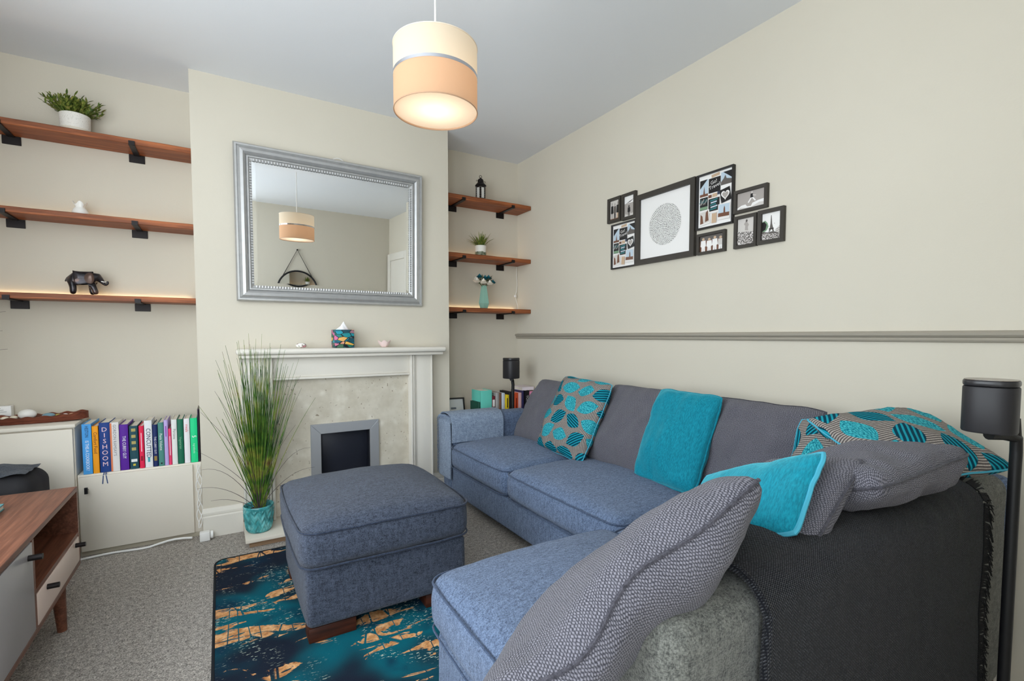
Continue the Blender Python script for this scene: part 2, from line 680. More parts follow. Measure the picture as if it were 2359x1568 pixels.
def text_part(name, s, size, mat, parent, origin, right, up, org=None, align='CENTER', extrude=0.0, squeeze=1.0):
    cu = bpy.data.curves.new('t', 'FONT')
    cu.body = s
    cu.size = size
    cu.align_x = align
    cu.align_y = 'CENTER'
    cu.space_line = 0.85
    cu.resolution_u = 2
    tmp = bpy.data.objects.new('t', cu)
    COL.objects.link(tmp)
    dg = bpy.context.evaluated_depsgraph_get()
    me = bpy.data.meshes.new_from_object(tmp.evaluated_get(dg))
    bpy.data.objects.remove(tmp)
    bpy.data.curves.remove(cu)
    r, u = Vector(right), Vector(up)
    o3 = Vector(origin) - (Vector(org) if org is not None else Vector((0, 0, 0)))
    for v in me.vertices:
        v.co = o3 + r * (v.co.x * squeeze) + u * v.co.y
    me.materials.clear()
    me.materials.append(mat)
    me.name = name
    o = bpy.data.objects.new(name, me)
    COL.objects.link(o)
    o.parent = parent
    return o


def softbox(x0, x1, y0, y1, z0, z1, r=0.05, dome=0.03, side=0.012, n=14, seed=0, wr=0.003, domeb=0.0, fs=7.0):
    """rounded, crowned upholstery block"""
    cx, cy, cz = (x0 + x1) / 2, (y0 + y1) / 2, (z0 + z1) / 2
    h = ((x1 - x0) / 2, (y1 - y0) / 2, (z1 - z0) / 2)
    r = min(r, min(h) * 0.98)

    def coords(hh):
        inner = hh - r
        k = 5
        a = [-hh + r * (1 - math.cos(PI / 2 * i / k)) for i in range(k)]
        m = max(2, int(n))
        b = [-inner + 2 * inner * i / m for i in range(m + 1)]
        return a + b + [-q for q in a[::-1]]

    cs = [coords(q) for q in h]
    mb = MB()
    idx = {}

    def vert(p):
        q = [max(-(h[i] - r), min(h[i] - r, p[i])) for i in range(3)]
        d = Vector([p[i] - q[i] for i in range(3)])
        pos = Vector(q) + (d.normalized() * r if d.length > 1e-9 else d)
        key = tuple(round(c, 5) for c in p)
        if key in idx:
            return idx[key]
        sx, sy, sz = pos.x / h[0], pos.y / h[1], pos.z / h[2]
        e = lambda s: max(0.0, 1 - s * s)
        out = Vector(pos)
        if sz > 0:
            out.z += dome * (e(sx) * e(sy)) ** 0.6 * sz
        else:
            out.z += domeb * (e(sx) * e(sy)) ** 0.6 * sz
        out.x += side * sx * e(sy) ** 0.5 * e(sz) ** 0.5
        out.y += side * sy * e(sx) ** 0.5 * e(sz) ** 0.5
        w = noise.noise_vector(Vector((pos.x * fs + seed * 3.1, pos.y * fs, pos.z * fs)))
        w2 = noise.noise_vector(Vector((pos.x * fs * 3 + seed * 3.1, pos.y * fs * 3, pos.z * fs * 3)))
        out += w * wr + w2 * wr * 0.4
        idx[key] = len(mb.v)
        mb.v.append((out.x + cx, out.y + cy, out.z + cz))
        return idx[key]

    for ax in range(3):
        a, b = [(1, 2), (2, 0), (0, 1)][ax]
        for s in (-1, 1):
            for i in range(len(cs[a]) - 1):
                for j in range(len(cs[b]) - 1):
                    q = []
                    for (ii, jj) in ((i, j), (i + 1, j), (i + 1, j + 1), (i, j + 1)):
                        p = [0, 0, 0]
                        p[ax] = s * h[ax]
                        p[a] = cs[a][ii]
                        p[b] = cs[b][jj]
                        q.append(vert(p))
                    if s < 0:
                        q = q[::-1]
                    mb.face(q)
    return mb


def piping_path(x0, x1, y0, y1, z, rc=0.03, side=0.012, n=10, seed=0, wob=0.002):
    pts = []
    h = ((x1 - x0) / 2, (y1 - y0) / 2)
    cx, cy = (x0 + x1) / 2, (y0 + y1) / 2
    cor = [(1, 1, 0), (-1, 1, 90), (-1, -1, 180), (1, -1, 270)]
    for k, (sx, sy, a0) in enumerate(cor):
        for i in range(5):
            a = math.radians(a0 + 90 * i / 4)
            pts.append((sx * (h[0] - rc) + rc * math.cos(a), sy * (h[1] - rc) + rc * math.sin(a)))
        nx, ny, na = cor[(k + 1) % 4]
        p = pts[-1]
        a = math.radians(na)
        q = (nx * (h[0] - rc) + rc * math.cos(a), ny * (h[1] - rc) + rc * math.sin(a))
        for i in range(1, n):
            pts.append((p[0] + (q[0] - p[0]) * i / n, p[1] + (q[1] - p[1]) * i / n))
    out = []
    for (x, y) in pts:
        sx, sy = x / h[0], y / h[1]
        e = lambda s: max(0.0, 1 - s * s)
        x2 = x + side * sx * e(sy) ** 0.5
        y2 = y + side * sy * e(sx) ** 0.5
        out.append((x2 + cx, y2 + cy, z + wob * noise.noise(Vector((x * 9 + seed, y * 9, 1.0)))))
    return out


def pillow_mesh(W, Hh, T, n=40, pinch=0.05, seed=0, wr=0.006, edge=None, flat=0.42):
    mb = MB()

    def outline(s, t):
        c = 1 - 0.055 * (abs(s) * abs(t)) ** 5
        x = W / 2 * s * (1 - pinch * (1 - t * t) * abs(s) ** 2) * c
        y = Hh / 2 * t * (1 - pinch * (1 - s * s) * abs(t) ** 2) * c
        x += .005 * abs(s) * noise.noise(Vector((t * 3 + seed * 2.7, s * 2, 5)))
        y += .005 * abs(t) * noise.noise(Vector((s * 3 + seed * 1.9, t * 2, 9)))
        return x, y

    def zoff(s, t):
        return edge(s, t) if edge else 0.0

    def warp(a):
        s = 2 * a - 1
        return math.sin(s * PI / 2) * 0.55 + s * 0.45

    for sgn in (1, -1):
        def fn(a, b, sgn=sgn):
            s, t = warp(a), warp(b)
            x, y = outline(s, t)
            e = max(0.0, (1 - s * s) * (1 - t * t))
            z = T / 2 * e ** flat
            k = min(1.0, e * 6)
            w = noise.noise(Vector((x * 7 + seed * 5.3, y * 7, sgn * 2.0))) * wr * 2 * k
            w += noise.noise(Vector((x * 22 + seed * 5.3, y * 14, sgn * 3.0))) * wr * 0.7 * k
            rim = min(1.0, (1 - max(abs(s), abs(t))) * 9)
            q = t if abs(s) > abs(t) else s
            w += wr * .55 * rim * (1 - min(1.0, e * 1.6)) * noise.noise(Vector((q * 9 + seed, sgn * 4.0, 3 if abs(s) > abs(t) else 7)))
            return (x, y, sgn * (z + w) + zoff(s, t))
        P = [[Vector(fn(i / n, j / n)) for i in range(n + 1)] for j in range(n + 1)]
        m = n // 2
        U = [[0.0] * (n + 1) for _ in range(n + 1)]
        V = [[0.0] * (n + 1) for _ in range(n + 1)]
        for q in range(n + 1):
            for k in range(m + 1, n + 1):
                U[q][k] = U[q][k - 1] + (P[q][k] - P[q][k - 1]).length
                V[k][q] = V[k - 1][q] + (P[k][q] - P[k - 1][q]).length
            for k in range(m - 1, -1, -1):
                U[q][k] = U[q][k + 1] - (P[q][k] - P[q][k + 1]).length
                V[k][q] = V[k + 1][q] - (P[k][q] - P[k + 1][q]).length

        def uvf(a, b, U=U, V=V):
            i, j = round(a * n), round(b * n)
            return (U[j][i] + 1.0, V[j][i] + 1.0)
        mb.grid(fn, n, n, uvf, flip=sgn < 0)
    path = []
    m = 24
    for k in range(4 * m):
        q, i = divmod(k, m)
        a = -1 + 2 * i / m
        s, t = [(a, -1), (1, a), (-a, 1), (-1, -a)][q]
        x, y = outline(s, t)
        path.append((x, y, zoff(s, t)))
    return mb, path


def frame_matrix(center, right, up):
    r = Vector(right).normalized()
    u = Vector(up)
    u = (u - r * u.dot(r)).normalized()
    n = r.cross(u)
    m = Matrix.Identity(4)
    for i in range(3):
        m[i][0], m[i][1], m[i][2], m[i][3] = r[i], u[i], n[i], center[i]
    return m


def pillow(name, label, mat, pipemat, center, right, up, W, Hh, T, seed=0, pinch=0.05, wr=0.006, edge=None, group=None, piper=0.0035, flat=0.42):
    t = local_thing(name, label, 'cushion', frame_matrix(center, right, up), group)
    mb, path = pillow_mesh(W, Hh, T, 40, pinch, seed, wr, edge, flat)
    mb.build('cushion_cover', mat, t, smooth=True, weld=True, auto=3.0)
    if piper:
        MB().tube(path, piper, 6, closed=True).build('piping', pipemat, t, smooth=True)
    return t


# ------------------------------------------------------------------ room shell
struct(MB().quad((XW - .3, YN - .3, 0), (XR + .3, YN - .3, 0), (XR + .3, YB + .2, 0), (XW - .3, YB + .2, 0)).build('floor', M_CARPET))
struct(MB().quad((XW - .3, YN - .3, H), (XW - .3, YB + .2, H), (XR + .3, YB + .2, H), (XR + .3, YN - .3, H)).build('ceiling', M_CEIL))
struct(MB().box(XR, XR + .12, YN - .12, YB + .12, 0, H).build('wall_right', M_WALL))
struct(MB().box(XW - .12, XR + .12, YB, YB + .12, 0, H).build('wall_back', M_WALL))

FBX0, FBX1, FBZ0, FBZ1 = 0.488, 0.772, 0.09, 0.498     # firebox opening
mb = MB()
mb.box(XL, FBX0, YC, YB - .002, 0, H).box(FBX1, XC, YC, YB - .002, 0, H)
mb.box(FBX0, FBX1, YC, YB - .002, FBZ1, H).box(FBX0, FBX1, YC, YB - .002, 0, FBZ0)
struct(mb.build('wall_chimney_breast', M_WALL))

y0, y1, z0, z1 = WIN_L
mb = MB().box(XW - .12, XW, YN - .12, y0, 0, H).box(XW - .12, XW, y1, YB + .12, 0, H)
mb.box(XW - .12, XW, y0, y1, 0, z0).box(XW - .12, XW, y0, y1, z1, H)
struct(mb.build('wall_left', M_WALL))
x0, x1, z0, z1 = WIN_FILL
mb = MB().box(XW - .12, x0, YN - .12, YN, 0, H).box(x1, XR + .12, YN - .12, YN, 0, H)
mb.box(x0, x1, YN - .12, YN, 0, z0).box(x0, x1, YN - .12, YN, z1, H)
struct(mb.build('wall_near', M_WALL))


def window(name, axis, a0, a1, z0, z1, c):
    def B(mb, p0, p1, q0, q1, d0, d1):
        if axis == 'y':
            mb.box(c + d0, c + d1, p0, p1, q0, q1)
        else:
            mb.box(p0, p1, c + d0, c + d1, q0, q1)
    mb = MB()
    w = 0.05
    B(mb, a0, a1, z0, z0 + w, -.09, -.04)
    B(mb, a0, a1, z1 - w, z1, -.09, -.04)
    B(mb, a0, a0 + w, z0 + w, z1 - w, -.09, -.04)
    B(mb, a1 - w, a1, z0 + w, z1 - w, -.09, -.04)
    o = struct(mb.build(name, M_WHITE))
    am = (a0 + a1) / 2
    m2 = MB()
    B(m2, am - .02, am + .02, z0 + w, z1 - w, -.085, -.045)
    m2.build('window_mullion', M_WHITE, o)
    for p, q in ((a0 + w, am - .02), (am + .02, a1 - w)):
        m3 = MB()
        B(m3, p, q, z0 + w, z1 - w, -.068, -.064)
        m3.build('pane', M_PANE, o)
    m4 = MB()
    B(m4, a0 - .05, a1 + .05, z0 - .03, z0, -.04, .06)
    m4.build('window_sill', M_WHITE, o, bevel=.006)
    return o


window('window_1', 'y', WIN_L[0], WIN_L[1], WIN_L[2], WIN_L[3], XW)
window('fill_window', 'x', WIN_FILL[0], WIN_FILL[1], WIN_FILL[2], WIN_FILL[3], YN)  # unseen, added to even out the room light from behind the camera


def skirting(name, pts, flip=1):
    """pts: floor polyline of the wall, profile grows to the left of travel"""
    prof = [(0, 0), (.020, 0), (.020, .108), (.014, .114), (.016, .120), (.016, .130), (.010, .140), (.006, .150), (0, .152)]
    mb = MB()
    for (ax, ay), (bx, by) in zip(pts[:-1], pts[1:]):
        d = Vector((bx - ax, by - ay, 0)).normalized()
        nrm = Vector((-d.y, d.x, 0)) * flip
        for (p, q) in zip(prof[:-1], prof[1:]):
            P = [Vector((ax, ay, p[1])) + nrm * p[0], Vector((bx, by, p[1])) + nrm * p[0],
                 Vector((bx, by, q[1])) + nrm * q[0], Vector((ax, ay, q[1])) + nrm * q[0]]
            mb.quad(*P)
        for (cx, cy) in ((ax, ay), (bx, by)):
            mb.poly([Vector((cx, cy, z)) + nrm * p for p, z in prof])
    o = mb.build(name, M_WHITE)
    return struct(o)


skirting('baseboard_chimney_left', [(XL, YC), (0.083, YC)], -1)
skirting('baseboard_chimney_right', [(1.185, YC), (XC, YC)], -1)
skirting('baseboard_right', [(XR, YN + .80), (XR, YB)], 1)

# dado rail on the right wall
prof = [(0, 1.0486), (.012, 1.0500), (.016, 1.0560), (.013, 1.0640), (.018, 1.0660), (.024, 1.0720), (.025, 1.0790), (.018, 1.0850), (0, 1.0864)]
mb = MB()
for (p, q) in zip(prof[:-1], prof[1:]):
    mb.quad((XR - p[0], YN, p[1]), (XR - q[0], YN, q[1]), (XR - q[0], YB, q[1]), (XR - p[0], YB, p[1]))
struct(mb.build('trim_1', M_RAIL, smooth=True, auto=0.5))

# door in the right wall behind the sofa line, seen in the mirror only
d0, d1 = YN + .02, .34
dd = struct(MB().box(XR - .012, XR - .004, d0 + .09, d1 - .07, 0, 1.87).build('door_1', M_WHITE))
mb = MB().box(XR - .03, XR - .001, d0, d0 + .09, 0, 1.96).box(XR - .03, XR - .001, d1 - .07, d1, 0, 1.96).box(XR - .03, XR - .001, d0 + .09, d1 - .07, 1.87, 1.96)
mb.build('door_frame', M_WHITE, dd, bevel=.005)
MB().tube([(XR - .012, .2, .98), (XR - .06, .2, .98)], .018, 12).build('door_knob', M_CHROME, dd, smooth=True)

# round mirror hanging on the wall behind the camera
rm = thing('round_mirror', 'round black-rimmed mirror hung from a strap, seen reflected in the big mirror', 'mirror', (0.83, YN + .002, 1.15))
cz, rr, cx = 1.45, .22, .92
ring = [(cx + rr * math.cos(2 * PI * k / 48), YN + .016, cz + rr * math.sin(2 * PI * k / 48)) for k in range(48)]
MB().tube(ring, .010, 8, closed=True).build('rim', M_BLACK, rm, smooth=True)
MB().poly([(cx - (rr - .004) * math.cos(2 * PI * k / 48), YN + .014, cz + (rr - .004) * math.sin(2 * PI * k / 48)) for k in range(48)]).build('glass', M_MIRROR, rm)
MB().tube([(cx - .17, YN + .016, cz + .14), (cx, YN + .016, cz + .47), (cx + .17, YN + .016, cz + .14)], .005, 6).build('strap', M_FRAMEB, rm)
MB().tube([(cx, YN + .002, cz + .47), (cx, YN + .03, cz + .47)], .008, 8).build('hook', M_IRON, rm)

# ------------------------------------------------------------------ fireplace
fp = thing('fireplace', 'white painted fire surround with stone panel and grey metal trim', 'fireplace', (0.63, YC - .05, 0))
# mantel shelf with rounded ends
mb = MB().box(.068, 1.245, 2.862, YC, .968, 1.0)
mb.build('mantel_shelf', M_WHITE, fp, bevel=.014, seg=3)
box_at('mantel_moulding', M_WHITE, fp, .082, 1.228, 2.882, YC, .950, .9675, .004)
for (xa, xb, inn) in ((.088, .240, .240), (1.020, 1.172, 1.020)):
    box_at('pilaster', M_WHITE, fp, xa, xb, 2.935, YC, .05, .949, .002)
    s = 1 if inn == xa else -1
    ia = inn
    for (o, w, d) in ((0.0, .014, .020), (.017, .012, .014), (.032, .006, .008)):
        p, q = sorted((ia + s * o, ia + s * (o + w)))
        box_at('moulding_strip', M_WHITE, fp, p, q, 2.9345 - d, 2.9345, .0505, .949, .003)
    ou = xb if inn == xa else xa
    p, q = sorted((ou, ou - s * .010))
    box_at('moulding_strip', M_WHITE, fp, p, q, 2.928, 2.9345, .0505, .949, .002)
box_at('frieze', M_WHITE, fp, .2405, 1.0195, 2.940, YC, .838, .949, .002)
box_at('frieze_moulding', M_WHITE, fp, .2405, 1.0195, 2.928, YC, .824, .8375, .003)
mb = MB()
mb.box(.2405, FBX0, 2.965, YC, .0505, .8235).box(FBX1, 1.0195, 2.965, YC, .0505, .8235)
mb.box(FBX0, FBX1, 2.965, YC, FBZ1, .8235).box(FBX0, FBX1, 2.965, YC, .0505, FBZ0)
mb.build('stone_panel', M_STONE, fp)
# mitred metal trim
ox0, ox1, oz0, oz1 = .432, .826, .06, .556
ix0, ix1, iz0, iz1 = FBX0, FBX1, FBZ0, FBZ1
P = [((ox0, oz0), (ox1, oz0), (ix1, iz0), (ix0, iz0)), ((ox1, oz0), (ox1, oz1), (ix1, iz1), (ix1, iz0)), ((ox1, oz1), (ox0, oz1), (ix0, iz1), (ix1, iz1)), ((ox0, oz1), (ox0, oz0), (ix0, iz0), (ix0, iz1))]
for q in P:
    mb = MB()
    pr = [(a, 2.953) for a in q]
    mb.v = [(a[0], 2.952, a[1]) for a in q] + [(a[0], 2.9645, a[1]) for a in q]
    mb.f = [(0, 1, 2, 3), (7, 6, 5, 4)] + [(i, i + 4, (i + 1) % 4 + 4, (i + 1) % 4) for i in range(4)]
    mb.mi = [0] * 6
    mb.uv = [None] * 6
    mb.build('metal_trim', M_STEEL, fp, bevel=.0012, seg=1)
mb = MB()
a, b, c, d = FBX0, FBX1, FBZ0, FBZ1
mb.quad((a, 2.965, c), (b, 2.965, c), (b, 3.2, c), (a, 3.2, c)).quad((a, 2.965, d), (a, 3.2, d), (b, 3.2, d), (b, 2.965, d))
mb.quad((a, 2.965, c), (a, 3.2, c), (a, 3.2, d), (a, 2.965, d)).quad((b, 2.965, c), (b, 2.965, d), (b, 3.2, d), (b, 3.2, c))
mb.quad((a, 3.2, c), (b, 3.2, c), (b, 3.2, d), (a, 3.2, d))
mb.map(lambda p: Vector((p.x * .9985 + .63 * .0015, p.y, p.z * .998 + .0005)))
mb.build('firebox', plain((30, 32, 40), 0.5), fp)
box_at('fire_guard', plain((34, 37, 48), 0.4, 0.2), fp, FBX0 + .002, FBX1 - .002, 3.02, 3.025, FBZ0 + .002, FBZ1 - .002, .001)

hs = thing('hearth', 'cream marble hearth slab with wooden base under the fire surround', 'hearth', (.63, 2.84, 0))
box_at('slab', M_HEARTH, hs, .082, 1.178, 2.700, YC - .001, .030, .0495, .003)
box_at('base', mat_wood('hearth_base_wood', (110, 84, 62), (170, 140, 110), 0), hs, .100, 1.160, 2.722, YC - .001, .001, .0298)

# ------------------------------------------------------------------ big mirror
tilt, swing = 0.026, 0.016
mm = Matrix.Translation((0.604, YC - .0015, 1.2585)) @ Matrix.Rotation(swing, 4, 'Z') @ Matrix.Rotation(tilt, 4, 'X')
mir = local_thing('wall_mirror', 'large silver-framed rectangular mirror hanging above the fireplace', 'mirror', mm)
Wm, Hm = 1.045, .826
profile = [(0, 0), (0, .022), (.006, .030), (.014, .030), (.018, .024), (.030, .034), (.044, .036), (.054, .028), (.058, .020), (.062, .026), (.068, .026), (.071, .020), (.072, .0195), (.084, .015), (.085, .010), (.085, 0)]
mb = MB()
cors = [(-Wm / 2, 0), (Wm / 2, 0), (Wm / 2, Hm), (-Wm / 2, Hm)]
sg = [(1, 1), (-1, 1), (-1, -1), (1, -1)]
for k in range(4):
    (ax, az), (sx, sz) = cors[k], sg[k]
    (bx, bz), (tx, tz) = cors[(k + 1) % 4], sg[(k + 1) % 4]
    for (p, q) in zip(profile[:-1], profile[1:]):
        mb.quad((ax + sx * p[0], -p[1], az + sz * p[0]), (bx + tx * p[0], -p[1], bz + tz * p[0]),
                (bx + tx * q[0], -q[1], bz + tz * q[0]), (ax + sx * q[0], -q[1], az + sz * q[0]))
mb.build('mirror_frame', M_SILVER, mir, smooth=True, auto=0.4)
# fluted beads along the sight edge
bead = MB()
def flute(mb, cx, cz, horiz, ln=.011, wd=.0062):
    n = 6
    b = len(mb.v)
    for e in (-1, 1):
        for i in range(n + 1):
            a = PI * i / n
            off, h = math.cos(a) * wd, math.sin(a) * .0045
            u = e * ln / 2
            if horiz:
                mb.v.append((cx + off, -.0165 - h, cz + u))
            else:
                mb.v.append((cx + u, -.0165 - h, cz + off))
    for i in range(n):
        mb.face((b + i, b + i + 1, b + n + 2 + i, b + n + 1 + i))
nb = 60
for i in range(nb):
    x = -Wm / 2 + .090 + (Wm - .18) * (i + .5) / nb
    flute(bead, x, .0785, True)
    flute(bead, x, Hm - .0785, True)
nb = 46
for i in range(nb):
    z = .090 + (Hm - .18) * (i + .5) / nb
    flute(bead, -Wm / 2 + .0785, z, False)
    flute(bead, Wm / 2 - .0785, z, False)
bead.build('fluted_beading', M_SILVER, mir, smooth=True)
gx, gz0, gz1, bv = Wm / 2 - .085, .085, Hm - .085, .018
mb = MB().quad((-gx + bv, -.0105, gz0 + bv), (gx - bv, -.0105, gz0 + bv), (gx - bv, -.0105, gz1 - bv), (-gx + bv, -.0105, gz1 - bv))
mb.build('glass', M_MIRROR, mir)
mb = MB()
o = [(-gx, gz0), (gx, gz0), (gx, gz1), (-gx, gz1)]
i_ = [(-gx + bv, gz0 + bv), (gx - bv, gz0 + bv), (gx - bv, gz1 - bv), (-gx + bv, gz1 - bv)]
for k in range(4):
    l = (k + 1) % 4
    mb.quad((o[k][0], -.0098, o[k][1]), (o[l][0], -.0098, o[l][1]), (i_[l][0], -.0105, i_[l][1]), (i_[k][0], -.0105, i_[k][1]))
mb.build('bevelled_edge', M_MIRROR, mir)
MB().box(-Wm / 2 + .004, Wm / 2 - .004, -.008, -.0005, .004, Hm - .004).build('backboard', M_BLACKM, mir)
MB().tube([(-.02 + .002 * i, -.004, Hm + .004 + .012 * math.sin(PI * i / 30)) for i in range(31)], .002, 6).build('hanging_wire', M_PLASTIC, mir)

# ------------------------------------------------------------------ pendant lamp
LX, LY, LR, LZ0, LZ1 = .622, 1.505, .1345, 1.797, 1.999
pl = thing('pendant_lamp', 'two-tone cream and peach drum pendant lamp on a white cord', 'lamp', (LX, LY, LZ0))
zm = 1.905
def band(za, zb, r):
    return MB().lathe([(r, za), (r, zb)], 64, (LX, LY, 0))
def openband(za, zb, r):
    mb = MB()
    for k in range(64):
        a, b = 2 * PI * k / 64, 2 * PI * (k + 1) / 64
        mb.quad((LX + r * math.cos(a), LY + r * math.sin(a), za), (LX + r * math.cos(b), LY + r * math.sin(b), za),
                (LX + r * math.cos(b), LY + r * math.sin(b), zb), (LX + r * math.cos(a), LY + r * math.sin(a), zb))
    return mb
openband(zm + .004, LZ1, LR).build('upper_shade', mat_shade('cream_shade_fabric', (226, 214, 194), .45), pl, smooth=True, weld=True)
openband(LZ0, zm - .004, LR).build('lower_shade', mat_shade('peach_shade_fabric', (208, 172, 142), .42), pl, smooth=True, weld=True)
openband(zm - .005, zm + .005, LR + .0012).build('metal_band', M_CHROME, pl, smooth=True, weld=True)
MB().tube([(LX + LR * math.cos(2 * PI * k / 64), LY + LR * math.sin(2 * PI * k / 64), LZ0) for k in range(64)], .0018, 6, closed=True).build('bottom_rim', plain((186, 150, 120), .6), pl, smooth=True)
MB().tube([(LX + LR * math.cos(2 * PI * k / 64), LY + LR * math.sin(2 * PI * k / 64), LZ1) for k in range(64)], .0018, 6, closed=True).build('top_rim', plain((225, 210, 190), .6), pl, smooth=True)
MB().poly([(LX + (LR - .002) * math.cos(2 * PI * k / 64), LY + (LR - .002) * math.sin(2 * PI * k / 64), LZ0 + .004) for k in range(64)]).build('diffuser', mat_shade('opal_diffuser', (250, 242, 226), .65), pl)
MB().tube([(LX, LY, LZ1 - .06), (LX, LY, H - .03)], .0032, 8).build('cord', M_PLASTIC, pl, smooth=True)
MB().lathe([(.045, H - .03), (.045, H - .006), (.05, H - .001)], 24, (LX, LY, 0)).build('ceiling_rose', M_PLASTIC, pl, smooth=True)
mb = MB()
for k in range(3):
    a = 2 * PI * k / 3 + .4
    mb.tube([(LX, LY, LZ1 - .06), (LX + LR * math.cos(a), LY + LR * math.sin(a), LZ1)], .0014, 5)
mb.build('spider_wires', M_CHROME, pl)
MB().lathe([(.014, LZ1 - .10), (.016, LZ1 - .055), (.008, LZ1 - .045)], 16, (LX, LY, 0)).build('bulb_holder', M_PLASTIC, pl, smooth=True)
l = bpy.data.lights.new('lamp_bulb', 'POINT')
l.energy = 0.65
l.color = (1.0, .85, .66)
l.shadow_soft_size = .035
lo = bpy.data.objects.new('lamp_bulb', l)
lo.location = (LX, LY, 1.885)
COL.objects.link(lo)

# ------------------------------------------------------------------ shelves
M_LED = mat_emit('warm_led_strip', (255, 226, 178), 9.0)


def shelf(label, x0, x1, yf, zt, th, brs, led, group, seed):
    t = thing('wall_shelf', label, 'shelf', ((x0 + x1) / 2, YB, zt - th), group)
    rnd = random.Random(seed)
    mb = MB()
    nx = 40

    def f(x, k):
        return .0016 * noise.noise(Vector((x * 11 + seed, k * 3.7, seed)))
    cs = [(yf, zt - th), (yf, zt), (YB - .001, zt), (YB - .001, zt - th)]
    for i in range(nx + 1):
        x = x0 + (x1 - x0) * i / nx
        for k, (y, z) in enumerate(cs):
            dy = f(x, k) if k < 2 else 0
            mb.v.append((x, y + dy, z + (f(x, k + 5) if k in (0, 1) else 0)))
    for i in range(nx):
        for k in range(4):
            l_ = (k + 1) % 4
            mb.face((i * 4 + k, (i + 1) * 4 + k, (i + 1) * 4 + l_, i * 4 + l_))
    mb.face((0, 1, 2, 3))
    mb.face([nx * 4 + k for k in (3, 2, 1, 0)])
    mb.build('board', M_SHELFW, t, bevel=.002, seg=1)
    for bx in brs:
        zb = zt - th
        pb = MB().box(bx - .034, bx + .034, YB - .006, YB - .0005, zb - .042, zb - .001)
        br = pb.build('bracket', M_IRON, t, bevel=.0012, seg=1)
        MB().box(bx - .0125, bx + .0125, yf - .006, YB - .006, zb - .0065, zb - .0006).box(bx - .0125, bx + .0125, yf - .0075, yf - .0025, zb - .0065, zb + .014).build('bracket_arm', M_IRON, br)
    if led:
        ls = thing('led_strip', 'thin glowing warm light strip lying along the wall on the %s' % led, 'light strip', ((x0 + x1) / 2, YB - .012, zt + .002), 'light strips on the shelves')
        MB().box(x0 + .03, x1 - .03, YB - .014, YB - .008, zt + .0018, zt + .004).build('strip', M_LED, ls)
    return t


BL = (-.837, -.355)
GL, GR = 'shelves in the left alcove', 'shelves in the right alcove'
shelf('thick stained timber shelf holding the bushy plant in white pot', XW + .005, XL - .003, 3.11, 2.062, .028, BL, None, GL, 1)
shelf('stained timber shelf holding the small white ceramic cup', XW + .005, XL - .003, 3.11, 1.664, .027, BL, 'shelf with the white cup', GL, 2)
shelf('stained timber shelf holding the elephant figurine', XW + .005, XL - .003, 3.11, 1.271, .027, BL, 'shelf with the elephant', GL, 3)
BR = (1.479, 1.882)
shelf('stained timber shelf carrying the black lantern', XC + .003, XR - .003, 3.092, 2.050, .030, BR, None, GR, 4)
shelf('stained timber shelf carrying the grassy plant in two-tone pot', XC + .003, XR - .003, 3.092, 1.649, .030, BR, 'shelf with the two-tone pot', GR, 5)
shelf('stained timber shelf carrying the mint vase of flowers', XC + .003, XR - .003, 3.092, 1.270, .030, BR, 'shelf with the mint vase', GR, 6)


# ------------------------------------------------------------------ shelf ornaments
def leafy(mb, base, direction, length, width, bend, n=5):
    d = Vector(direction).normalized()
    side = d.cross(Vector((0, 0, 1)))
    side = side.normalized() if side.length > .05 else Vector((1, 0, 0))
    L_, R_ = [], []
    p = Vector(base)
    for i in range(n + 1):
        t = i / n
        w = width * (math.sin(PI * min(1, t * .92 + .06)) ** .8) * .5 + .0003
        L_.append(p - side * w)
        R_.append(p + side * w)
        p = p + d * (length / n)
        d = (d + Vector((0, 0, -bend / n))).normalized()
    b = len(mb.v)
    for a, c in zip(L_, R_):
        mb.v += [tuple(a), tuple(c)]
    for i in range(n):
        mb.face((b + 2 * i, b + 2 * i + 1, b + 2 * i + 3, b + 2 * i + 2))


rnd = random.Random(3)
px_, py_, pz_ = -.585, 3.205, 2.0632
t = thing('potted_plant', 'bushy green plant in a speckled white round pot on the top left shelf', 'plant', (px_, py_, pz_))
MB().lathe([(.054, 0), (.057, .004), (.060, .090), (.058, .0925), (.054, .0905), (.053, .075)], 36, (px_, py_, pz_)).build('pot', M_SPECK, t, smooth=True, auto=.6)
MB().lathe([(.0585, .001), (.0605, .002), (.0605, .022), (.0592, .0225)], 36, (px_, py_, pz_)).build('pot_base_band', plain((214, 206, 190), .5), t, smooth=True)
mb = MB()
for i in range(90):
    a = rnd.uniform(0, 2 * PI)
    el = rnd.uniform(.5, 1.5)
    r = .04 * math.cos(el)
    st = Vector((px_ + r * math.cos(a), py_ + r * math.sin(a) * .9, pz_ + .085))
    d = Vector((math.cos(a) * math.cos(el), math.sin(a) * math.cos(el) * .7, math.sin(el)))
    ln = rnd.uniform(.075, .125) * (.8 + .2 * math.cos(el))
    pts = [st + d * ln * k / 4 + Vector((0, 0, -.012 * (k / 4) ** 2)) for k in range(5)]
    mb.tube(pts, .0011, 4)
    for k in range(9):
        q = pts[0].lerp(pts[-1], .25 + .75 * k / 8)
        b = rnd.uniform(0, 2 * PI)
        dd_ = (d + Vector((math.cos(b), math.sin(b), rnd.uniform(-.2, .8))) * .8)
        leafy(mb, q, dd_, rnd.uniform(.018, .032), .0085, .3, 3)
stuff(mb.build('foliage', M_SHRUB, t))

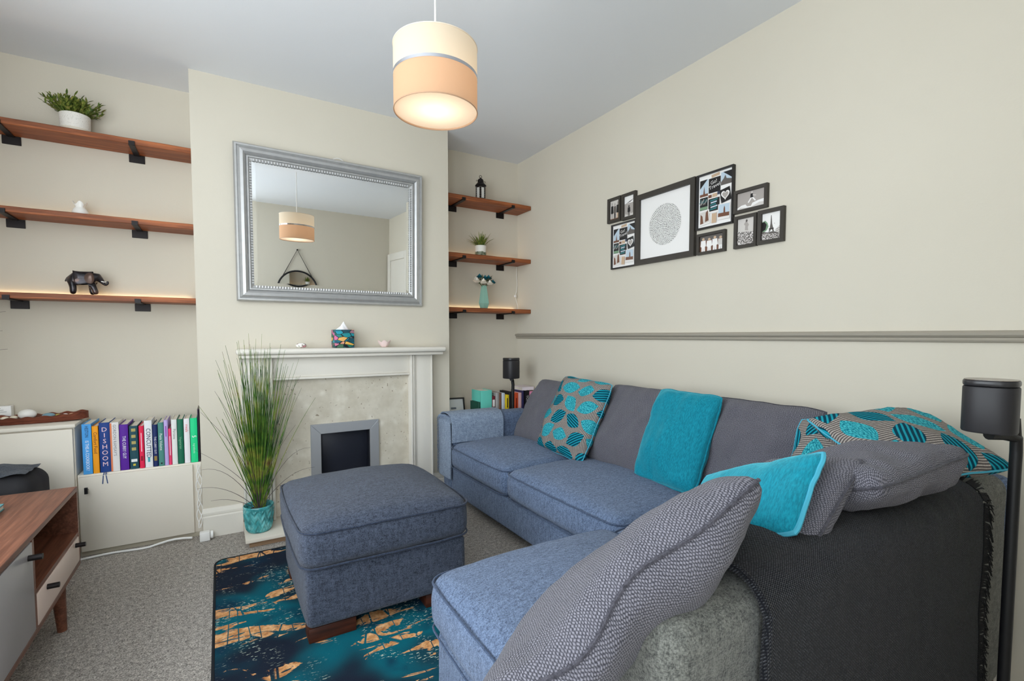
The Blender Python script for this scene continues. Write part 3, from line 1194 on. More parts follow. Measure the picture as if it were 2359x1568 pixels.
t = thing('ceramic_cup', 'small white ceramic cup with wavy rim on the middle left shelf', 'ornament', (-.58, 3.2, 1.6652))
def wavy(r, z, a):
    return (r * (1 + .10 * math.sin(4 * a) * max(0, (z - .03) / .03)), z + (.008 * math.sin(4 * a + 1) if z > .05 else 0))
MB().lathe([(.024, 0), (.031, .006), (.032, .020), (.026, .034), (.018, .042), (.0175, .046), (.026, .063), (.0238, .0635), (.0150, .046), (.015, .042), (.0, .036)], 40, (-.58, 3.2, 1.6652), wavy).build('cup_body', M_CERAM, t, smooth=True, auto=1.2)


def skin_mesh(name, mat, parent, nodes, edges, sub=2, root=0):
    me = bpy.data.meshes.new(name)
    me.from_pydata([n_[:3] for n_ in nodes], edges, [])
    ob = bpy.data.objects.new(name, me)
    COL.objects.link(ob)
    md = ob.modifiers.new('skin', 'SKIN')
    md.use_smooth_shade = True
    for i, n_ in enumerate(nodes):
        sv = me.skin_vertices[0].data[i]
        r = n_[3]
        sv.radius = r if isinstance(r, tuple) else (r, r)
        sv.use_root = (i == root)
    s = ob.modifiers.new('sub', 'SUBSURF')
    s.levels = s.render_levels = sub
    dg = bpy.context.evaluated_depsgraph_get()
    m2 = bpy.data.meshes.new_from_object(ob.evaluated_get(dg))
    bpy.data.objects.remove(ob)
    m2.materials.clear()
    m2.materials.append(mat)
    m2.polygons.foreach_set('use_smooth', [True] * len(m2.polygons))
    o = bpy.data.objects.new(name, m2)
    COL.objects.link(o)
    o.parent = parent
    return o


ex, ey, ez = -.575, 3.2, 1.2722
el = thing('elephant_figurine', 'glossy bronze elephant figurine with raised trunk on the bottom left shelf', 'figurine', (ex, ey, ez))
nd = [(-.035, 0, .084, .033), (0, 0, .086, .036), (.028, 0, .089, .031), (.052, 0, .090, .026), (.064, 0, .080, .014),
      (.074, 0, .062, .009), (.083, 0, .056, .007), (.090, 0, .064, .006), (.089, 0, .077, .005),
      (-.048, .017, .060, .018), (-.050, .018, .030, .0135), (-.050, .018, .004, .0145),
      (-.046, -.017, .060, .018), (-.040, -.018, .030, .0135), (-.044, -.018, .004, .0145),
      (.024, .017, .060, .016), (.024, .018, .030, .013), (.028, .018, .004, .0145),
      (.030, -.017, .060, .016), (.040, -.018, .030, .013), (.047, -.018, .004, .0145),
      (-.066, 0, .082, .006), (-.074, 0, .066, .003)]
ed = [(0, 1), (1, 2), (2, 3), (3, 4), (4, 5), (5, 6), (6, 7), (7, 8), (0, 9), (9, 10), (10, 11), (0, 12), (12, 13), (13, 14), (2, 15), (15, 16), (16, 17), (2, 18), (18, 19), (19, 20), (0, 21), (21, 22)]
skin_mesh('body', M_BRONZE, el, nd, ed, 2, 1)
for s in (-1, 1):
    mb = MB()
    def ear(a, b, s=s):
        th, r = 2 * PI * a, b
        x = .030 + .024 * r * math.cos(th) * (1.0 if math.cos(th) < 0 else .6)
        z = .088 + .027 * r * math.sin(th) - .004 * r
        y = s * (.0345 + .007 * r * r)
        return (x, y, z)
    mb.grid(ear, 20, 4)
    mb.grid(lambda a, b: (ear(a, b)[0], ear(a, b)[1] + s * .0025, ear(a, b)[2]), 20, 4, flip=True)
    mb.build('ear', plain((104, 84, 76), .3, .5), el, smooth=True, org=(0, 0, 0))
    MB().tube([(.066, s * .010, .074), (.078, s * .012, .070), (.086, s * .011, .074)], [.0028, .0022, .0008], 6).build('tusk', M_CERAM, el, smooth=True, org=(0, 0, 0))

# lantern
lx, ly, lz = 1.664, 3.19, 2.0512
t = thing('lantern', 'small black pierced metal lantern on the top right shelf', 'lantern', (lx, ly, lz))
MB().lathe([(.040, 0), (.042, .006), (.036, .010)], 6, (lx, ly, lz)).build('base', M_IRON, t)
for k in range(6):
    a0, a1 = 2 * PI * k / 6, 2 * PI * (k + 1) / 6
    p = Vector((lx + .037 * math.cos(a0), ly + .037 * math.sin(a0), lz + .010))
    q = Vector((lx + .037 * math.cos(a1), ly + .037 * math.sin(a1), lz + .010))
    mb = MB()
    u = (q - p)
    nrm = Vector((math.cos((a0 + a1) / 2), math.sin((a0 + a1) / 2), 0)) * .0025
    def pt(s, z, o):
        return tuple(p + u * s + Vector((0, 0, z)) + nrm * o)
    for (s0, s1, z0_, z1_) in ((0, .2, 0, .105), (.8, 1, 0, .105), (.2, .8, 0, .012), (.2, .8, .088, .105)):
        for o_ in (0, 1):
            mb.quad(pt(s0, z0_, o_), pt(s1, z0_, o_), pt(s1, z1_, o_), pt(s0, z1_, o_))
        mb.quad(pt(s0, z0_, 0), pt(s0, z0_, 1), pt(s0, z1_, 1), pt(s0, z1_, 0))
        mb.quad(pt(s1, z0_, 0), pt(s1, z1_, 0), pt(s1, z1_, 1), pt(s1, z0_, 1))
    mb.build('side_panel', M_IRON, t)
    m2 = MB().quad(pt(.2, .012, .4), pt(.8, .012, .4), pt(.8, .088, .4), pt(.2, .088, .4))
    m2.build('pane', plain((206, 204, 198), .2, 0, .5), t)
    m3 = MB()
    for i in range(7):
        for s_ in (.1, .9):
            c = Vector(pt(s_, .012 + i * .013, 1.15))
            m3.box(c.x - .0015, c.x + .0015, c.y - .0015, c.y + .0015, c.z - .002, c.z + .002)
    stuff(m3.build('pierced_dots', plain((150, 140, 128), .5), t))
MB().lathe([(.042, .115), (.040, .120), (.026, .135), (.022, .138), (.022, .152), (.018, .162), (.008, .168), (.006, .174)], 12, (lx, ly, lz)).build('roof', M_IRON, t, smooth=True, auto=.5)
MB().tube([(lx + .010 * math.cos(2 * PI * k / 16), ly, lz + .181 + .010 * math.sin(2 * PI * k / 16)) for k in range(16)], .0018, 5, closed=True).build('ring_handle', M_IRON, t, smooth=True)
for s in (-1, 1):
    MB().tube([(lx + s * .034, ly - .004, lz + .140 + 0), (lx + s * .039, ly - .004, lz + .147), (lx + s * .032, ly - .004, lz + .152), (lx + s * .024, ly - .004, lz + .145)], .0016, 5).build('scroll', M_IRON, t)

# grassy plant, two tone pot
gx_, gy_, gz_ = 1.662, 3.19, 1.6502
t = thing('potted_grass', 'spiky grass plant in a white and mottled green pot on the right shelf', 'plant', (gx_, gy_, gz_))
MB().lathe([(.038, 0), (.041, .004), (.042, .080), (.040, .082), (.037, .080), (.036, .066), (0, .066)], 32, (gx_, gy_, gz_)).build('pot', M_TWOTONE, t, smooth=True, auto=.6)
mb = MB()
for i in range(75):
    a = rnd.uniform(0, 2 * PI)
    el_ = rnd.uniform(.65, 1.5)
    r = rnd.uniform(0, .026)
    leafy(mb, (gx_ + r * math.cos(a), gy_ + r * math.sin(a), gz_ + .066), (math.cos(a) * math.cos(el_), math.sin(a) * math.cos(el_) * .8, math.sin(el_)), rnd.uniform(.07, .125), .0075, .8, 6)
stuff(mb.build('blades', M_SHRUB, t))

# mint faceted vase with flowers
vx, vy, vz = 1.689, 3.19, 1.2712
t = thing('flower_vase', 'faceted mint green vase of white and teal flowers on the lower right shelf', 'vase', (vx, vy, vz))
MB().lathe([(.030, 0), (.043, .040), (.022, .170), (.019, .170), (.036, .042), (.0, .02)], 6, (vx, vy, vz)).build('vase_body', M_MINT, t)
def rose(parent, c, r, mat, seed):
    rr = random.Random(seed)
    mb = MB()
    c = Vector(c)
    for ring in range(4):
        n_ = 3 + ring * 2
        for k in range(n_):
            a = 2 * PI * k / n_ + ring * .7 + rr.uniform(-.15, .15)
            rad = r * (.15 + .25 * ring)
            up_ = r * (.75 - .28 * ring)
            out = Vector((math.cos(a), math.sin(a), 0))
            tan = Vector((-math.sin(a), math.cos(a), 0))
            base = c + out * rad * .35 + Vector((0, 0, -r * .5))
            w = r * (.35 + .12 * ring)
            def pet(u, v, out=out, tan=tan, base=base, rad=rad, up_=up_, w=w):
                s = 2 * u - 1
                wd = w * math.sin(PI * (.15 + .75 * v)) 
                return base + tan * s * wd + out * (rad * .9 * v ** 1.5 - .25 * w * s * s) + Vector((0, 0, (up_ + r * .5) * v - .1 * r * s * s))
            mb.grid(pet, 4, 4)
    return mb.build('flower', mat, parent, smooth=True)
MFW = plain((238, 232, 220), .8)
MFT = plain((16, 104, 118), .8)
fl = [(-.068, -.020, .205, .029, 0), (-.026, -.044, .198, .029, 0), (.026, -.044, .190, .027, 0), (.0, -.02, .228, .025, 1), (-.036, 0, .240, .023, 1), (.034, -.01, .232, .025, 1), (.066, -.02, .200, .022, 1), (.058, .02, .218, .025, 0), (-.052, .03, .218, .025, 0), (.0, .035, .232, .025, 0)]
for i, (a, b, c, r, k) in enumerate(fl):
    rose(t, (vx + a, vy + b, vz + c), r, MFT if k else MFW, i)
mb = MB()
for i, (a, b, c, r, k) in enumerate(fl):
    mb.tube([(vx, vy, vz + .06), (vx + a * .3, vy + b * .3, vz + .17), (vx + a, vy + b, vz + c)], .0018, 5)
mb.build('stems', plain((62, 84, 44), .7), t)
mb = MB()
for i in range(26):
    a = rnd.uniform(0, 2 * PI)
    e = rnd.uniform(.2, 1.2)
    leafy(mb, (vx + .03 * math.cos(a), vy + .03 * math.sin(a), vz + .19), (math.cos(a) * math.cos(e), math.sin(a) * math.cos(e), math.sin(e)), rnd.uniform(.035, .07), .012, .4, 4)
stuff(mb.build('foliage', plain((70, 78, 52), .7), t))

# string light cable between the right shelves
t = thing('light_cable', 'thin white light cable with switch hanging between the right alcove shelves', 'cable', (2.03, 3.275, 1.272))
pts = [(2.030, 3.278, 1.616), (2.028, 3.278, 1.55), (2.034, 3.278, 1.48), (2.026, 3.276, 1.42), (2.012, 3.274, 1.385), (2.02, 3.276, 1.36), (2.036, 3.272, 1.31), (2.030, 3.262, 1.285), (1.98, 3.25, 1.274), (1.90, 3.255, 1.2735)]
MB().tube(pts, .0017, 6).build('wire', M_PLASTIC, t, smooth=True)
box_at('inline_switch', M_PLASTIC, t, 2.004, 2.022, 3.266, 3.279, 1.375, 1.392, .003)

# ------------------------------------------------------------------ mantel ornaments
ZM = 1.0012
t = thing('tissue_box', 'colourful leaf-print cube tissue box on the mantel shelf', 'tissue box', (.614, 2.925, ZM))
mb = MB().box(.560, .668, 2.872, 2.976, ZM, ZM + .104)
mb.build('box', M_TISSUE, t, bevel=.003)
mb = MB()
def tis(a, b):
    th = 2 * PI * a
    r = (.030 * (1 - b) ** 1.3 + .002) * (1 + .25 * math.sin(3 * th + 4 * b))
    return (.612 + r * math.cos(th) + .008 * b, 2.924 + .55 * r * math.sin(th), ZM + .1045 + .046 * b)
mb.grid(tis, 24, 8)
mb.build('tissue', plain((246, 246, 246), .9), t, smooth=True)

t = thing('painted_stone', 'small white painted pebble ornament on the mantel shelf', 'ornament', (.388, 2.92, ZM))
mb = MB()
def stone(a, b):
    th, ph = 2 * PI * a, PI * (b - .5)
    k = 1 + .08 * noise.noise(Vector((math.cos(th) * 2, math.sin(th) * 2, ph)))
    return (.388 + .028 * k * math.cos(ph) * math.cos(th), 2.92 + .020 * k * math.cos(ph) * math.sin(th), ZM + .0145 + .0143 * math.sin(ph))
mb.grid(stone, 24, 12)
gs = G('painted_pebble', .4)
gs.color(gs.ramp(gs.noise(gs.co('Object'), 46, 2), [(.42, (238, 235, 230)), (.52, (232, 226, 218)), (.56, (120, 140, 130)), (.62, (190, 90, 110)), (.68, (236, 232, 226))]))
mb.build('stone', gs.m, t, smooth=True, weld=True)

t = thing('petal_bowl', 'small pale pink petal-rim bowl on the mantel shelf', 'bowl', (.857, 2.92, ZM))
def petal(r, z, a):
    k = z / .036
    return (r * (1 + .07 * k * math.sin(6 * a)), z + .006 * k * math.sin(6 * a))
MB().lathe([(.014, 0), (.017, .002), (.028, .016), (.039, .036), (.037, .0362), (.026, .018), (.0, .006)], 48, (.857, 2.92, ZM), petal).build('bowl_body', plain((240, 216, 212), .3), t, smooth=True, auto=1.3)

# ------------------------------------------------------------------ tall grass in teal pot on the hearth
tx, ty, tz = .150, 2.815, .0502
t = thing('tall_grass_plant', 'tall wispy green grass in a teal zigzag ceramic pot on the hearth', 'plant', (tx, ty, tz))
def zig(r, z, a):
    k = 0
    if .012 < z < .118:
        ph = a * 13 / (2 * PI) + .0
        saw = abs((ph % 1.0) - .5) * 2
        w = math.sin((z / .042 + saw * .75) * 2 * PI)
        k = .0034 * w
    return (r + k, z)
prof = [(.050, 0), (.055, .003), (.059, .012)] + [(.059 + .012 * (i / 40) ** .8, .012 + .106 * i / 40) for i in range(1, 41)] + [(.072, .124), (.073, .134), (.070, .138), (.066, .134), (.064, .115), (0, .112)]
MB().lathe(prof, 156, (tx, ty, tz), zig).build('pot', M_TEALCER, t, smooth=True, auto=1.0)
MB().lathe([(.064, .1135), (0, .1155)], 24, (tx, ty, tz)).build('soil', M_DARKSOIL, t)
rnd = random.Random(11)
mb = MB()
def blade(p0, d0, length, bend, r0, n=9, kink=0.0, rnd=rnd):
    p, d = Vector(p0), Vector(d0).normalized()
    side = Vector((rnd.uniform(-1, 1), rnd.uniform(-1, 1), 0)) * kink
    pts, rs = [], []
    for i in range(n + 1):
        s = i / n
        pts.append(tuple(p))
        rs.append(r0 * (1 - .85 * s) + .0003)
        p = p + d * (length / n)
        h_ = Vector((d.x, d.y, 0))
        d = (d + h_ * bend / n * 2 + Vector((0, 0, -bend / n * .6)) + side * s / n).normalized()
    # keep blades clear of the wall and mantel face
    return pts, rs
for i in range(260):
    a = rnd.uniform(0, 2 * PI)
    sp = abs(rnd.gauss(0, .105)) + .012
    d = Vector((math.cos(a) * sp * 1.25, math.sin(a) * sp * .55 - .02, 1))
    r = rnd.uniform(0, .022)
    ln = rnd.uniform(.42, .96) * (1 - .35 * min(1, sp / .35))
    pts, rs = blade((tx + .004 + r * math.cos(a), ty - .01 + r * math.sin(a) * .6, tz + .11), d, ln, rnd.uniform(-.05, .35), rnd.uniform(.0014, .0027), 9, rnd.uniform(0, .35))
    pts = [(x, min(y, 2.925 if z < .93 else 2.85), z) for x, y, z in pts]
    pts = [(x, min(y, 2.855) if z > .9 else y, z) for x, y, z in pts]
    mb.tube(pts, rs, 4, cap=False)
stuff(mb.build('blades', M_BLADE, t, smooth=True))
mb = MB()
for (tipx, tipz, ln, b) in ((-.095, .42, 0, .30), (-.115, .33, 0, .55), (-.06, .26, 0, .8), (-.12, .52, 0, .2), (.42, .36, 0, .5), (.40, .47, 0, .4), (-.09, .70, 0, .1), (-.03, .80, 0, .05), (.36, .86, 0, .05), (.33, .60, 0, .1)):
    pts = []
    for k in range(11):
        s = k / 10
        x = tx + (tipx - tx) * s ** (1.5 if b < .3 else 1.15)
        z = tz + .11 + (tipz - tz - .11) * (s ** (.8) if b < .3 else math.sin(s * PI / 2 * 1.05))
        pts.append((x, ty - .03 - .03 * s, z))
    mb.tube(pts, [.0016 * (1 - .7 * k / 10) for k in range(11)], 4, cap=False)
stuff(mb.build('wispy_stems', plain((66, 52, 58), .7), t, smooth=True))

# ------------------------------------------------------------------ cupboards
YF = 3.032
def knob(parent, x, z, y, ln=.03, vertical=True):
    h = MB().box(x - .006, x + .006, y - .032, y - .022, z - ln / 2, z + ln / 2) if vertical else MB().box(x - ln / 2, x + ln / 2, y - .032, y - .022, z - .006, z + .006)
    h.tube([(x, y, z), (x, y - .024, z)], .004, 8)
    return h.build('handle', M_BLACK, parent)
cb = thing('alcove_cupboard', 'low off-white cupboard under the row of cookbooks', 'cupboard', (-.355, YB - .13, 0))
box_at('carcass', M_CUP, cb, -.604, XL - .002, YF + .004, YB - .001, .001, .398, .001)
dr = MB().box(-.598, -.142, YF - .014, YF + .0035, .026, .390).build('door', M_CUP, cb, bevel=.002)
knob(dr, -.567, .33, YF - .014)
box_at('plinth', plain((176, 168, 150), .7), cb, -.604, XL - .003, YF - .002, YF + .0035, .001, .022)
cb2 = thing('alcove_cupboard', 'taller off-white cupboard with the carved wooden tray on top', 'cupboard', (-.86, YB - .13, 0))
box_at('carcass', M_CUP, cb2, XW + .002, -.6075, YF + .004, YB - .001, .001, .634, .001)
dr = MB().box(XW + .01, -.612, YF - .014, YF + .0035, .026, .628).build('door', M_CUP, cb2, bevel=.002)
knob(dr, -.655, .33, YF - .014)
box_at('top_board', M_CUP, cb2, XW + .002, -.600, YF - .018, YB - .001, .6345, .652, .003)
cb3 = thing('alcove_cabinet', 'low off-white cabinet behind the sofa arm, topped with paperbacks', 'cupboard', (1.68, YB - .13, 0))
box_at('carcass', M_CUP, cb3, XC + .003, XR - .022, 3.012, YB - .001, .001, .428, .002)
for (p, q) in ((XC + .012, 1.676), (1.684, XR - .03)):
    dr = MB().box(p, q, 2.998, 3.0115, .03, .42).build('door', M_CUP, cb3, bevel=.002)
    knob(dr, p + .04 if p > 1.5 else q - .04, .34, 2.998)


# ------------------------------------------------------------------ books
def book(label, x0, x1, yf, depth, z, h, c, group, page=True, rough=.5, lean=0.0):
    mat4 = Matrix.Translation((x0, yf, z)) @ Matrix.Rotation(lean, 4, 'Y')
    t = local_thing('book', label, 'book', mat4, group)
    w = x1 - x0
    th = min(.0025, w * .14)
    m = plain(c, rough)
    mb = MB()
    n = 5
    # U-shaped cover with a rounded spine
    mb.box(0, th, .002, depth, 0, h).box(w - th, w, .002, depth, 0, h)
    pts = [(w * i / n, .002 - .003 * math.sin(PI * i / n)) for i in range(n + 1)]
    pts += [(w, .0045), (0, .0045)]
    mb.prism(pts, 0, h)
    mb.build('cover', m, t)
    box = MB().box(th, w - th, .0046, depth - .004, .003, h - .004)
    box.build('pages', M_PAGES, t)
    t['w'] = w
    return t


def spine_text(t, s, h, c, size=None, zc=None, squeeze=1.0, stacked=False):
    w = t['w']
    m = plain(c, .6)
    if stacked:
        n = len(s)
        for i, ch in enumerate(s):
            z = h * (.86 - .70 * i / (n - 1))
            text_part('spine_lettering', ch, size or w * .8, m, t, (w / 2, -.0018, z), (1, 0, 0), (0, 0, 1))
    else:
        text_part('spine_lettering', s, size or w * .62, m, t, (w / 2, -.0018, zc if zc else h * .5), (0, 0, -1), (1, 0, 0), squeeze=squeeze)


def spine_block(t, z0_, z1_, c, m0=.14, name='spine_panel'):
    w = t['w']
    MB().box(w * m0, w * (1 - m0), -.0016, .001, z0_, z1_).build(name, plain(c, .6), t)


GB = 'cookbooks on the low cupboard'
ZB = .3992
B = [(-.582, -.547, .244, (72, 158, 226), 'light blue cookbook at the cupboard-edge end of the row'),
     (-.545, -.522, .231, (246, 160, 24), 'bright orange cookbook between the light blue and navy ones'),
     (-.519, -.478, .245, (14, 58, 132), 'thick navy cookbook with stacked pink capitals and ribbon marker'),
     (-.476, -.443, .243, (226, 222, 220), 'white cookbook with an orange edge and grey lettering'),
     (-.441, -.407, .229, (86, 22, 150), 'deep purple cookbook with white block lettering'),
     (-.403, -.369, .218, (22, 72, 84), 'dark teal cookbook with gold ornaments'),
     (-.364, -.345, .215, (228, 34, 78), 'slim red cookbook beside the tall white one'),
     (-.342, -.311, .240, (232, 232, 234), 'tall white cookbook with outlined navy capitals'),
     (-.309, -.289, .216, (18, 38, 92), 'slim navy cookbook with gold motif'),
     (-.286, -.263, .225, (74, 136, 126), 'sage green cookbook with white script'),
     (-.261, -.2445, .236, (188, 168, 222), 'slim lilac book in the cookbook row'),
     (-.2432, -.2305, .189, (234, 62, 108), 'short thin pink book beside the lilac one'),
     (-.229, -.206, .236, (230, 230, 226), 'white cookbook with grey serif lettering'),
     (-.204, -.179, .235, (14, 104, 76), 'dark green leaf-print cookbook'),
     (-.176, -.151, .235, (236, 232, 234), 'white cookbook with red lettering'),
     (-.148, -.117, .236, (24, 206, 136), 'bright green cookbook with a white numeral'),
     (-.1145, -.108, .280, (52, 38, 62), 'thin tall dark book against the chimney breast')]
bk = []
for i, (a, b, h, c, lab) in enumerate(B):
    bk.append(book(lab, a, b, YF + .004 + .002 * (i % 3), .19 - .012 * (i % 4), ZB, h, c, GB))
spine_text(bk[0], 'HESTON', .244, (18, 40, 70), .018, .208, squeeze=.80)
text_part('spine_lettering', 'IS THIS A COOKBOOK?', .019, plain((240, 246, 250), .6), bk[0], (bk[0]['w'] / 2, -.0018, .091), (0, 0, -1), (1, 0, 0), squeeze=.74)
spine_text(bk[1], 'Comfort Food', .231, (92, 50, 10), .018, .150)
spine_text(bk[2], 'DISHOOM', .245, (240, 206, 214), .030, stacked=True)
spine_text(bk[3], "GORDON RAMSAY'S", .243, (120, 124, 130), .017, .155)
MB().box(-.0003, .006, -.0016, .02, .001, .24).build('spine_edge', plain((226, 130, 84), .6), bk[3])
spine_text(bk[4], 'THE CURRY GUY', .229, (240, 238, 244), .019, .115, squeeze=.78)
for k in range(4):
    spine_block(bk[5], .190 - k * .032, .205 - k * .032, (176, 160, 96), .25, 'gold_ornament')
spine_block(bk[5], .036, .050, (226, 230, 228), .15, 'spine_label')
spine_block(bk[5], .016, .026, (206, 190, 60), .35, 'publisher_mark')
spine_block(bk[6], .085, .180, (244, 190, 204), .40, 'title_strip')
spine_block(bk[6], .038, .062, (150, 14, 40), .25, 'author_panel')
spine_text(bk[7], 'CONCUTTED', .240, (40, 48, 84), .026, .125, squeeze=.95)
spine_block(bk[7], .028, .052, (70, 170, 180), .35, 'publisher_mark')
spine_text(bk[8], 'THE CURRY GUY', .216, (232, 226, 236), .013, .110, squeeze=.9)
spine_block(bk[8], .030, .054, (148, 120, 58), .2, 'gold_motif')
spine_text(bk[9], 'Pasta Volume', .225, (232, 238, 232), .016, .125)
spine_block(bk[9], .010, .018, (20, 30, 30), .35, 'publisher_mark')
spine_block(bk[10], .150, .205, (156, 60, 178), .38, 'title_strip')
spine_block(bk[11], .050, .150, (248, 196, 210), .36, 'title_strip')
spine_text(bk[12], 'Persiana', .236, (110, 112, 110), .016, .160)
spine_text(bk[13], 'Vegetarian', .235, (130, 186, 150), .015, .110)
spine_text(bk[14], 'meals', .235, (214, 30, 60), .018, .185)
spine_text(bk[15], '5', .236, (244, 250, 246), .026, .138)
spine_text(bk[15], 'Ingredients', .236, (190, 240, 216), .012, .075)
mb = MB()
for k, (dx, c) in enumerate(((-.003, 0), (.004, 0))):
    pts = [(bk[2].location.x + .018 + dx * (1 + i * .25), YF + .001 - .016 * min(1, i / 2) - .0, ZB + .004 - .008 * i) for i in range(8)]
    for p, q in zip(pts[:-1], pts[1:]):
        mb.quad((p[0] - .002, p[1], p[2]), (p[0] + .002, p[1], p[2]), (q[0] + .002, q[1], q[2]), (q[0] - .002, q[1], q[2]))
mb.map(lambda p: p - bk[2].location)
mb.build('ribbon_marker', plain((40, 70, 120), .6), bk[2])

GP = 'paperbacks behind the sofa arm'
RB = [(1.552, 1.566, .170, (20, 78, 62), 'thin dark green paperback beside the big turquoise book'),
      (1.570, 1.662, .250, (106, 206, 188), 'wide turquoise book at the end of the paperback row'),
      (1.666, 1.690, .205, (110, 34, 44), 'maroon paperback with a white label'),
      (1.692, 1.720, .228, (168, 164, 162), 'grey paperback behind the speaker stand'),
      (1.722, 1.742, .226, (122, 84, 62), 'slim brown paperback in the sofa-end row'),
      (1.744, 1.772, .222, (206, 214, 226), 'pale blue-white paperback in the sofa-end row'),
      (1.774, 1.804, .208, (238, 206, 40), 'yellow paperback with black lettering'),
      (1.806, 1.826, .230, (30, 28, 32), 'black paperback directly beside the yellow one'),
      (1.828, 1.848, .226, (150, 44, 40), 'dark red paperback between black and orange ones'),
      (1.850, 1.884, .218, (240, 96, 52), 'orange paperback with dark lettering'),
      (1.886, 1.914, .216, (246, 196, 196), 'pale pink paperback next to the orange one'),
      (1.916, 1.938, .228, (58, 54, 96), 'dark indigo paperback near the room corner'),
      (1.942, 1.982, .230, (24, 22, 26), 'black book with white capitals near the room corner'),
      (1.985, 2.018, .222, (236, 150, 184), 'pink paperback closest to the right wall')]
for i, (a, b, h, c, lab) in enumerate(RB):
    t = book(lab, a, b, 3.018 + .003 * (i % 3), .13 + .01 * (i % 3), .4292, h, c, GP)
    if i == 2:
        spine_block(t, .13, .18, (232, 228, 224), .15, 'spine_label')
    if i == 6:
        spine_block(t, .115, .185, (60, 50, 14), .36, 'title_strip')
    if i == 9:
        spine_block(t, .105, .180, (150, 40, 20), .36, 'title_strip')
    if i == 12:
        spine_text(t, 'TOKYO', h, (236, 232, 226), .026, .15)
t = local_thing('book', 'white hardback lying flat across the paperbacks by the right wall', 'book', Matrix.Translation((1.925, 3.03, .6602)))
MB().box(0, .105, 0, .16, 0, .003).box(0, .105, 0, .16, .021, .024).box(0, .105, 0, .003, .003, .021).build('cover', plain((238, 226, 232), .5), t)
MB().box(.002, .103, .0032, .157, .0032, .0208).build('pages', M_PAGES, t)

# leaning picture frame on the right cabinet
t = local_thing('photo_frame', 'black-framed white print leaning in the alcove behind the sofa arm', 'picture', frame_matrix((1.46, 3.225, .4295), (.985, -.17, 0), (0, .32, 1)))
mb = MB()
fw, fh, bw = .17, .185, .010
mb.box(-fw / 2, fw / 2, 0, bw, 0, .014).box(-fw / 2, fw / 2, fh - bw, fh, 0, .014).box(-fw / 2, -fw / 2 + bw, bw, fh - bw, 0, .014).box(fw / 2 - bw, fw / 2, bw, fh - bw, 0, .014)
mb.build('frame', M_BLACK, t)
MB().box(-fw / 2 + bw, fw / 2 - bw, bw, fh - bw, .002, .006).build('print', plain((226, 230, 232), .5), t)
MB().box(-.02, .02, .10, .115, .0062, .0066).build('motif', plain((120, 128, 140), .5), t)

# ------------------------------------------------------------------ things on the taller cupboard
ZT = .6532
t = thing('wooden_tray', 'long carved brown leaf-shaped wooden tray holding stones', 'tray', (-.80, 3.155, ZT))
mb = MB()
L2, W2 = .225, .060
def tray(u, w, top):
    s = 2 * u - 1
    k = max(0.0, 1 - abs(s) ** 3.5) ** .5
    wid = W2 * k * (1 + .04 * math.sin(s * 24)) + .002
    return s, wid
NU = 48
rows = []
for i in range(NU + 1):
    s, wid = tray(i / NU, 0, 0)
    x = -.80 + L2 * s
    rise = .012 * abs(s) ** 3
    rim = .034 + rise + .0035 * math.sin(s * 24)
    rows.append([(x, 3.155 - wid, ZT + rim), (x, 3.155 - wid * .6, ZT + rise * .6), (x, 3.155 + wid * .6, ZT + rise * .6), (x, 3.155 + wid, ZT + rim),
                 (x, 3.155 + wid - .006 * min(1, wid / .01), ZT + rim), (x, 3.155 + wid * .5, ZT + rise * .6 + .018), (x, 3.155 - wid * .5, ZT + rise * .6 + .018), (x, 3.155 - wid + .006 * min(1, wid / .01), ZT + rim)])
for r in rows:
    mb.v += r
for i in range(NU):
    for k in range(8):
        l_ = (k + 1) % 8
        mb.face((i * 8 + k, i * 8 + l_, (i + 1) * 8 + l_, (i + 1) * 8 + k))
mb.face([0, 1, 2, 3, 4, 5, 6, 7][::-1])
mb.face([NU * 8 + k for k in range(8)])
mb.build('tray_body', M_TRAYW, t, smooth=True, auto=.6)


def pebble(label, c, r, col, seed, group='stones in the wooden tray'):
    o = thing('stone', label, 'stone', (c[0], c[1], c[2]), group)
    mb = MB()
    def fn(a, b):
        th, ph = 2 * PI * a, PI * (b - .5)
        k = 1 + .07 * noise.noise(Vector((math.cos(th) * 1.5 + seed, math.sin(th) * 1.5, ph)))
        return (c[0] + r[0] * k * math.cos(ph) * math.cos(th), c[1] + r[1] * k * math.cos(ph) * math.sin(th), c[2] + r[2] + r[2] * math.sin(ph))
    mb.grid(fn, 20, 10)
    mb.build('stone_body', plain(col, .5), o, smooth=True, weld=True)
    return o


zt_ = ZT + .0188
pebble('smooth white egg-shaped stone standing proud in the tray', (-.797, 3.150, zt_), (.034, .026, .024), (232, 230, 224), 1)
pebble('flat blue-grey stone in the tray', (-.722, 3.150, zt_), (.024, .022, .012), (120, 156, 170), 2)
for i, x in enumerate((-.970, -.935, -.905, -.872, -.845)):
    pebble('small cream pebble in the tray beside the white egg stone', (x, 3.15 + .006 * (-1) ** i, zt_), (.015, .018, .010), (236, 226, 206), 3 + i)
for i, x in enumerate((-.688, -.662, -.638)):
    pebble(('small mustard yellow pebble in the tray next to the blue-grey stone', 'small pale grey-pink pebble in the tray between the mustard and peach ones', 'small peach pebble in the pointed tip of the tray')[i], (x, 3.152, zt_ + .001), (.011, .013, .008), ((190, 180, 90), (214, 200, 196), (206, 160, 130))[i], 12 + i)
t = thing('small_white_box', 'small white box standing behind the wooden tray', 'box', (-.93, 3.25, ZT))
box_at('box_body', M_PLASTIC, t, -.985, -.874, 3.235, 3.275, ZT, ZT + .078, .002)
for k in range(3):
    box_at('printed_line', plain((150, 150, 150), .6), t, -.975, -.89 - .01 * k, 3.2342, 3.2348, ZT + .05 + .008 * k, ZT + .052 + .008 * k)
